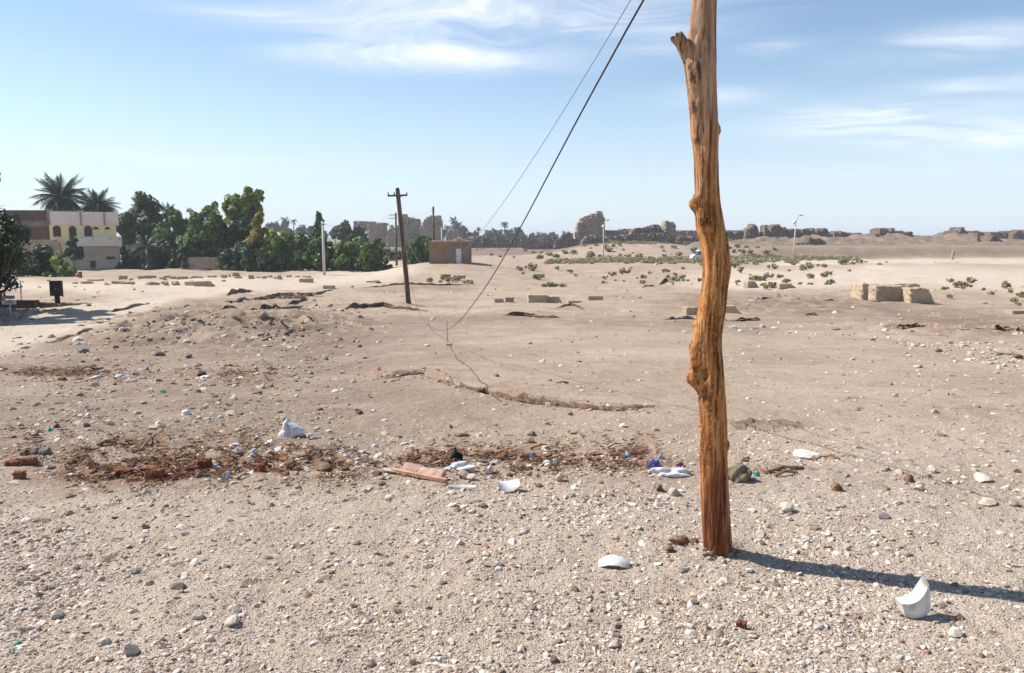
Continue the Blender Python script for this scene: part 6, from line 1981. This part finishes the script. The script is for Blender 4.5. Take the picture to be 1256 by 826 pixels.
def plank(label, a, b, th, wd, m, name='plank', lift=.01, tilt=0.0, cat='plank'):
    """flat board between two pixels on the ground; th, wd in metres"""
    p, q = G(*a), G(*b)
    L = (q - p).length
    me = block_mesh(hash(label) % 997 if False else len(label), L, wd, th, .006, cuts=2, bev=.06)
    o = link(name, me, m, None, (p + q) / 2 + Vector((0, 0, lift)))
    d = q - p
    o.rotation_euler = (tilt, -math.atan2(d.z, math.hypot(d.x, d.y)), math.atan2(d.y, d.x))
    return tag(o, label, cat)


plank('long reddish wood strip lying at the front of the pink boards', (482, 583), (548, 597), .025, .035, M['card_edge'])
plank('left one of two faded pink boards in the litter', (496, 579), (516, 582), .035, .075, M['card_pink'], tilt=R(24))
plank('right one of two faded pink boards in the litter', (515, 586), (545, 591), .045, .085, M['card_pink'], tilt=R(30))
plank('pale cardboard strip lying at the left end of the reddish wood strip', (470, 582), (492, 584), .012, .06, M['tan_stone'])
for i, (a, b, w, lab) in enumerate([((575, 558), (598, 561), .028, 'pale stick right of the charred black lump'), ((700, 530), (716, 536), .03, 'short dark twig on the bare ground before the wooden pole'), ((937, 584), (985, 578), .035, 'longest dry stick lying right of the olive cloth bundle'), ((950, 590), (978, 585), .022, 'second dry stick under the longest stick'),
                                  ((215, 560), (240, 562), .02, 'pale stick lying in the red brick lumps'), ((290, 590), (306, 584), .015, 'thin yellow reed in front of the brown litter'), ((328, 572), (336, 580), .016, 'short white reed in the brown litter'), ((172, 545), (186, 530), .02, 'bent pale branch at the left of the brown litter'), ((120, 540), (142, 536), .04, 'grey driftwood piece left of the bent branch'),
                                  ((745, 553), (762, 549), .014, 'thin straw stick before the dusty white cloth'), ((690, 566), (708, 574), .016, 'dry reed lying in the right half of the litter'), ((1008, 562), (1030, 566), .03, 'dark stick lying beside the flat pale stone'), ((650, 548), (672, 545), .02, 'thin brown twig behind the violet scrap'), ((1195, 553), (1212, 557), .012, 'thin reed on the bare sand at the right')]):
    p, q = G(*a), G(*b)
    mid = (p + q) / 2 + Vector((0, 0, .02))
    pts = [p + Vector((0, 0, .01)), mid + Vector((random.uniform(-.02, .02), 0, .01)), q + Vector((0, 0, .01))]
    tag(tube_obj('stick', pts, [w * .5, w * .45, w * .3], M['twig'], None, 7, origin=pts[0], smooth=False), lab, 'stick')


# named stones
for (u, v, w, h, m, lab) in [
    (69, 755, 22, 13, 'pale_stone', 'rounded pale stone in the lower left gravel'), (157, 806, 22, 17, 'grey_stone', 'dark grey stone near the bottom left corner'), (1174, 778, 21, 14, 'pale_stone', 'round whitish grey stone right below the crescent shard'),
    (967, 632, 22, 14, 'pale_stone', 'jagged white stone right of the wooden pole'), (933, 661, 14, 11, 'pale_stone', 'small pale stone just above the pole shadow'), (836, 676, 30, 13, 'brown_stone', 'dark brown clod at the left foot of the wooden pole'), (823, 684, 14, 11, 'brown_stone', 'smaller brown clod left of the pole foot'), (852, 678, 12, 9, 'brown_stone', 'brown clod touching the foot of the wooden pole'),
    (878, 688, 16, 9, 'pale_stone', 'pale stone leaning on the front of the pole foot'), (994, 563, 36, 10, 'pale_stone', 'broad flat pale stone lying right of the olive cloth'), (1143, 584, 14, 12, 'pale_stone', 'upright pale stone in the right middle gravel'), (1116, 594, 12, 12, 'brown_stone', 'dark reddish stone left of the upright pale stone'), (1028, 607, 16, 12, 'brown_stone', 'pyramid shaped brown stone right of the sticks'),
    (1214, 622, 26, 9, 'tan_stone', 'flat tan stone with a dark end near the right edge'), (1212, 593, 30, 9, 'pale_stone', 'low pale stone near the right edge above the flat tan stone'), (1130, 606, 16, 9, 'pale_stone', 'pale lump in the right middle gravel'), (1085, 638, 18, 8, 'grey_stone', 'dark greyish flat stone in the right gravel'), (1246, 624, 16, 9, 'pale_stone', 'white stone at the right edge of the gravel'),
    (687, 596, 12, 15, 'pale_stone', 'tall white stone at the near edge of the litter'), (828, 612, 16, 12, 'pale_stone', 'white stone left of the wooden pole below the cloth'), (813, 617, 16, 7, 'pale_stone', 'flat white stone next to the pole below the cloth'), (810, 608, 10, 12, 'brown_stone', 'curled brown lump left of the white stones by the pole'),
    (28, 553, 12, 10, 'brown_stone', 'dark brown lump at the far left of the litter'), (43, 551, 14, 11, 'grey_stone', 'dark grey lump left of the driftwood'), (53, 553, 16, 11, 'grey_stone', 'dark grey lump nearest the driftwood'), (33, 566, 17, 9, 'red_brick', 'broken red brick at the left edge of the litter'), (22, 583, 13, 9, 'red_brick', 'red brick chunk lowest at the left'), (12, 568, 15, 6, 'red_brick', 'flat red brick sliver at the left edge'),
    (88, 563, 10, 7, 'red_brick', 'lone red brick crumb left of the brick heap'), (148, 579, 24, 10, 'red_brick', 'long red brick piece at the left of the brick heap'), (187, 585, 22, 14, 'red_brick', 'largest red brick lump in the brick heap'), (180, 574, 22, 8, 'red_brick', 'red brick piece behind the largest lump'), (205, 577, 13, 9, 'brown_stone', 'dark clod right of the largest brick lump'),
    (249, 572, 17, 14, 'red_brick', 'upright red brick lump right of the brick heap'), (236, 576, 13, 9, 'red_brick', 'red brick piece left of the upright brick lump'), (212, 583, 10, 8, 'red_brick', 'small red brick in front of the brick heap'), (160, 566, 12, 8, 'brown_stone', 'brown clod behind the long brick piece'), (243, 585, 10, 10, 'grey_stone', 'grey clod in front of the upright brick lump'),
    (315, 580, 16, 9, 'red_brick', 'red brick lump in the middle of the left litter'), (355, 574, 16, 9, 'brown_stone', 'brown clod in the right part of the left litter'), (395, 582, 24, 11, 'brown_stone', 'dark peat like clod at the right end of the left litter'), (446, 570, 13, 12, 'tan_stone', 'tan upright stone between the two litter heaps'), (448, 556, 10, 7, 'brown_stone', 'brown clod behind the tan upright stone'), (424, 583, 13, 7, 'brown_stone', 'olive brown clod between the two litter heaps'),
    (461, 587, 14, 7, 'brown_stone', 'brown clod at the left tip of the wood strip'), (440, 506, 10, 6, 'red_brick', 'red brick crumb on the bare ground right of the bag'), (600, 556, 18, 9, 'brown_stone', 'brown clod right of the charred lump'), (619, 562, 11, 9, 'brown_stone', 'rounded brown clod in the middle of the right litter'), (641, 563, 15, 10, 'brown_stone', 'largest brown clod left of the violet scrap'), (652, 541, 13, 8, 'brown_stone', 'dark clod above the right litter strip'), (652, 532, 12, 8, 'grey_stone', 'dark stone alone above the right litter strip'),
    (566, 535, 17, 5, 'grey_stone', 'flat dark stone above the charred lump'), (725, 568, 14, 8, 'brown_stone', 'dark clod right of the litter straw'), (835, 576, 10, 9, 'red_brick', 'red clod on the dusty white cloth edge'), (915, 570, 11, 6, 'red_brick', 'reddish stone above the olive cloth bundle'), (700, 508, 8, 5, 'red_brick', 'red crumb below the little eroded bank'), (610, 465, 7, 5, 'grey_stone', 'dark pebble on the smooth sand above the bank'), (675, 469, 6, 4, 'grey_stone', 'dark pebble right on the smooth sand above the bank'),
    (188, 521, 22, 7, 'tan_stone', 'tan stone on the slope behind the driftwood'), (281, 504, 16, 7, 'tan_stone', 'tan flat stone right of the white lid'), (105, 517, 8, 7, 'brown_stone', 'dark clod on the slope at the left'), (67, 518, 9, 7, 'brown_stone', 'dark clod behind the green bottle scrap'), (230, 439, 12, 7, 'grey_stone', 'black lump on the far stony slope'), (165, 458, 11, 6, 'grey_stone', 'black lump in the far brown litter'), (75, 464, 13, 6, 'brown_stone', 'dark lump at the front of the far brown litter'), (247, 462, 14, 8, 'brown_stone', 'dark lump right of the far brown litter'), (195, 437, 14, 7, 'grey_stone', 'grey lump on the far stony slope left of the black one'), (100, 433, 16, 6, 'grey_stone', 'dark stones at the top of the far stony slope'),
    (492, 421, 8, 3, 'pale_stone', 'small pale stone on the sand under the sagging cable, left'), (551, 425, 9, 4, 'pale_stone', 'small pale stone touching the loose wire'), (524, 426, 8, 4, 'pale_stone', 'small pale stone left of the loose wire'), (441, 428, 6, 5, 'red_brick', 'reddish pebble on the sand left of the cable'), (619, 496, 9, 4, 'tan_stone', 'stone at the near end of the loose wire'), (1238, 436, 26, 9, 'tan_stone', 'long brown stone in the rubble at the right edge'), (1252, 440, 18, 8, 'brown_stone', 'dark stone in the rubble at the right edge'),
    (705, 730, 10, 7, 'brown_stone', 'brown pebble left of the white flat shard'), (910, 773, 12, 9, 'red_brick', 'red pebble in the right foreground'), (1087, 750, 15, 7, 'tan_stone', 'tan stone left of the crescent shard'), (755, 793, 20, 9, 'pale_stone', 'pale stone near the bottom edge in the middle'), (680, 812, 14, 9, 'brown_stone', 'dark clod near the bottom edge'), (950, 718, 13, 8, 'pale_stone', 'pale pebble left under the pole shadow'), (600, 810, 12, 8, 'pale_stone', 'whitish pebble at the bottom edge left of the dark clod'),
    (242, 760, 18, 12, 'tan_stone', 'tan stone in the left foreground gravel'), (284, 766, 22, 12, 'pale_stone', 'grey white stone right of the tan foreground stone'), (128, 790, 16, 10, 'pale_stone', 'split pale stone left of the dark grey stone'), (215, 722, 20, 7, 'grey_stone', 'flat dark sliver in the left foreground'), (165, 702, 15, 7, 'grey_stone', 'dark sliver left of the flat sliver'), (25, 712, 18, 7, 'grey_stone', 'dark sliver near the left edge'), (258, 786, 12, 9, 'pale_stone', 'white chip near the bottom left')]:
    bricky = m == 'red_brick' and w > 11
    if bricky: block(lab, u, v, w, h, w * .55, random.uniform(-.5, .5), int(u), m=M[m], cat='brick', name='broken_brick', rough=.05, sink=.01, tilt=random.uniform(-.2, .2), bev=.1)
    else: stone('stone', u, v, w, h, M[m], lab, 'stone')

# loose stones large enough to be counted one by one
def loose(n, ub, vb, wr, mats, label, group):
    for _ in range(n):
        u = random.uniform(*ub); v = random.uniform(*vb)
        mk = random.choice(mats)
        w = random.uniform(*wr)
        third = (u - ub[0]) / (ub[1] - ub[0])
        w_ = ', in its left part' if third < .33 else ', in its middle part' if third < .67 else ', in its right part'
        sz = 'larger ' if w > (wr[0] + wr[1]) / 2 else 'small '
        stone('stone', u, v, w, w * random.uniform(.38, .62), M[mk], sz + label[mk] + w_, 'stone', group, dep=random.uniform(.6, 1.0))


wd = {'pale_stone': 'pale chalky', 'tan_stone': 'tan', 'grey_stone': 'dark grey', 'brown_stone': 'reddish brown'}
mk4 = ['pale_stone', 'pale_stone', 'tan_stone', 'tan_stone', 'tan_stone', 'grey_stone', 'brown_stone']
loose(44, (0, 1256), (640, 826), (8, 14), mk4, {k: q + ' stone lying loose in the foreground gravel' for k, q in wd.items()}, 'loose stones in the foreground gravel')
loose(30, (0, 1256), (590, 640), (6, 11), mk4, {k: q + ' stone just in front of the litter strip' for k, q in wd.items()}, 'loose stones in front of the litter strip')
loose(40, (0, 460), (480, 560), (6, 11), mk4 + ['grey_stone'], {k: q + ' stone on the brown slope at the left' for k, q in wd.items()}, 'loose stones on the left slope')
loose(24, (60, 460), (425, 475), (5, 9), mk4 + ['grey_stone', 'brown_stone'], {k: q + ' stone on the far stony rise at the left' for k, q in wd.items()}, 'loose stones on the far left rise')
loose(22, (1110, 1256), (420, 455), (6, 10), ['pale_stone', 'pale_stone', 'tan_stone', 'brown_stone'], {k: q + ' rubble stone scattered below the ledges at the right' for k, q in wd.items()}, 'rubble stones below the right ledges')
loose(24, (900, 1256), (545, 600), (6, 10), mk4, {k: q + ' stone on the bare ground at the right middle' for k, q in wd.items()}, 'loose stones at the right middle')
for _ in range(95):
    u = random.gauss(200, 60) if random.random() < .5 else random.uniform(110, 700); v = random.gauss(574, 6)
    if 430 < u < 540: v += 5
    mk = random.choice(['red_brick', 'brown_stone', 'brown_stone', 'grey_stone'])
    w = random.uniform(5, 10)
    stone('clod', u, v, w, w * random.uniform(.5, .8), M[mk], {'red_brick': 'reddish crumb', 'brown_stone': 'dark brown clod', 'grey_stone': 'dark grey clod'}[mk] + ' lying loose in the brown litter strip', 'clod', 'clods in the litter strip')


for q in range(16):
    u = random.uniform(852, 908); v = 684 + 7 * math.sqrt(max(0, 1 - ((u - 880) / 30) ** 2)) + random.uniform(-3, 4)
    mk = random.choice(['brown_stone', 'tan_stone', 'tan_stone', 'pale_stone', 'brown_stone'])
    w = random.uniform(5, 12)
    stone('clod', u, v, w, w * random.uniform(.5, .8), M[mk], {'brown_stone': 'dark earth clod', 'tan_stone': 'tan stone', 'pale_stone': 'pale stone'}[mk] + ' packed round the foot of the wooden pole', 'clod', 'stones and clods packed round the pole foot')
for q in range(22):
    u = random.choice((random.gauss(200, 60), random.gauss(330, 50), random.gauss(640, 70), random.gauss(700, 40)))
    v = random.gauss(572, 6) if u < 460 else random.gauss(565, 6)
    mk = random.choice(['olive_cloth', 'card_edge', 'tan_stone', 'twig', 'white_cloth'])
    crumple('rag', {'olive_cloth': 'olive brown rag', 'card_edge': 'reddish cardboard scrap', 'tan_stone': 'tan paper scrap', 'twig': 'matted brown fibre scrap', 'white_cloth': 'dusty pale rag'}[mk] + ' matted into the brown litter', u, v, random.uniform(8, 18), random.uniform(2.5, 5), M[mk], 700 + q, 'rag', random.uniform(.4, .8), .4, 2.6, rz=random.uniform(-1, 1))['group'] = 'rags matted into the litter strips'


def straw():
    rg = np.random.default_rng(77)
    u, v = [], []
    for (a, b, c, s, n) in ((80, 571, 440, 13, 9000), (10, 540, 360, 15, 3200), (500, 563, 810, 12, 5600), (430, 573, 540, 6, 400), (-10, 453, 135, 3.5, 1700), (140, 461, 340, 4.5, 1300), (925, 582, 990, 3, 120)):
        q = rg.uniform(a, c, n); u.append(q); v.append(b + rg.normal(0, 1, n) * s)
    u = np.concatenate(u); v = np.concatenate(v)
    keep = fbm(u / 20, v / 8, 5, 3) > .0
    u, v = u[keep], v[keep]
    X, Y = ground_px(u, v); Z = H(X, Y)
    m = len(X)
    L = rg.uniform(.009, .040, m) * np.where(rg.uniform(0, 1, m) < .05, 2.5, 1) * np.where(Y > 8, 1.5, 1)
    a = rg.uniform(0, 6.283, m); t = rg.normal(0, .22, m)
    d = np.stack([np.cos(a) * np.cos(t), np.sin(a) * np.cos(t), np.abs(np.sin(t))], 1) * L[:, None] / 2
    wv_ = np.stack([-np.sin(a), np.cos(a), rg.normal(0, .4, m)], 1) * (L * rg.uniform(.03, .09, m))[:, None]
    wv_[:, 2] = np.abs(wv_[:, 2]) + .0008
    P = np.stack([X, Y, Z + .012 + rg.uniform(0, .012, m)], 1)
    up = np.array([0, 0, 1.]) * (np.linalg.norm(wv_, axis=1)[:, None])
    A = [P - d - wv_, P - d + wv_, P + d + wv_, P + d - wv_]
    V = np.stack(A + [q + up for q in A], 1).reshape(-1, 3)
    f = np.array([(0, 3, 2, 1), (4, 5, 6, 7), (0, 1, 5, 4), (2, 3, 7, 6), (1, 2, 6, 5), (3, 0, 4, 7)])
    F = (f[None] + 8 * np.arange(m)[:, None, None]).reshape(-1, 4)
    pal = np.array([(.105, .046, .024), (.19, .080, .033), (.29, .14, .055), (.42, .29, .15), (.50, .38, .22)])
    c = pal[rg.choice(5, m, p=[.40, .34, .18, .06, .02])] * rg.uniform(.8, 1.2, (m, 1))
    o = link('straw_litter', mesh_np('straw_litter', V, F, False, np.repeat(c, 8, 0)), M['straw'])
    tag(o, 'dry brown straw, chaff and leaf litter strewn in strips', kind='stuff')


straw()


# ------------------------------------------------------------------ air
def haze():
    bm = bmesh.new()
    add_box(bm, 0, 300, 8.0, 14000, 14000, 34.0)
    me = bm_mesh('haze', bm)
    m = bpy.data.materials.new('pale air')
    m.use_nodes = True
    t = NT(m.node_tree)
    t.n.remove(t.n['Principled BSDF'])
    pv = t.new('ShaderNodeVolumePrincipled')
    pv.inputs['Color'].default_value = (.86, .92, 1.0, 1)
    pv.inputs['Density'].default_value = HAZE
    t.t.links.new(pv.outputs[0], t.n['Material Output'].inputs['Volume'])
    o = link('haze', me, m)
    tag(o, kind='stuff')


HAZE = .0004
haze()
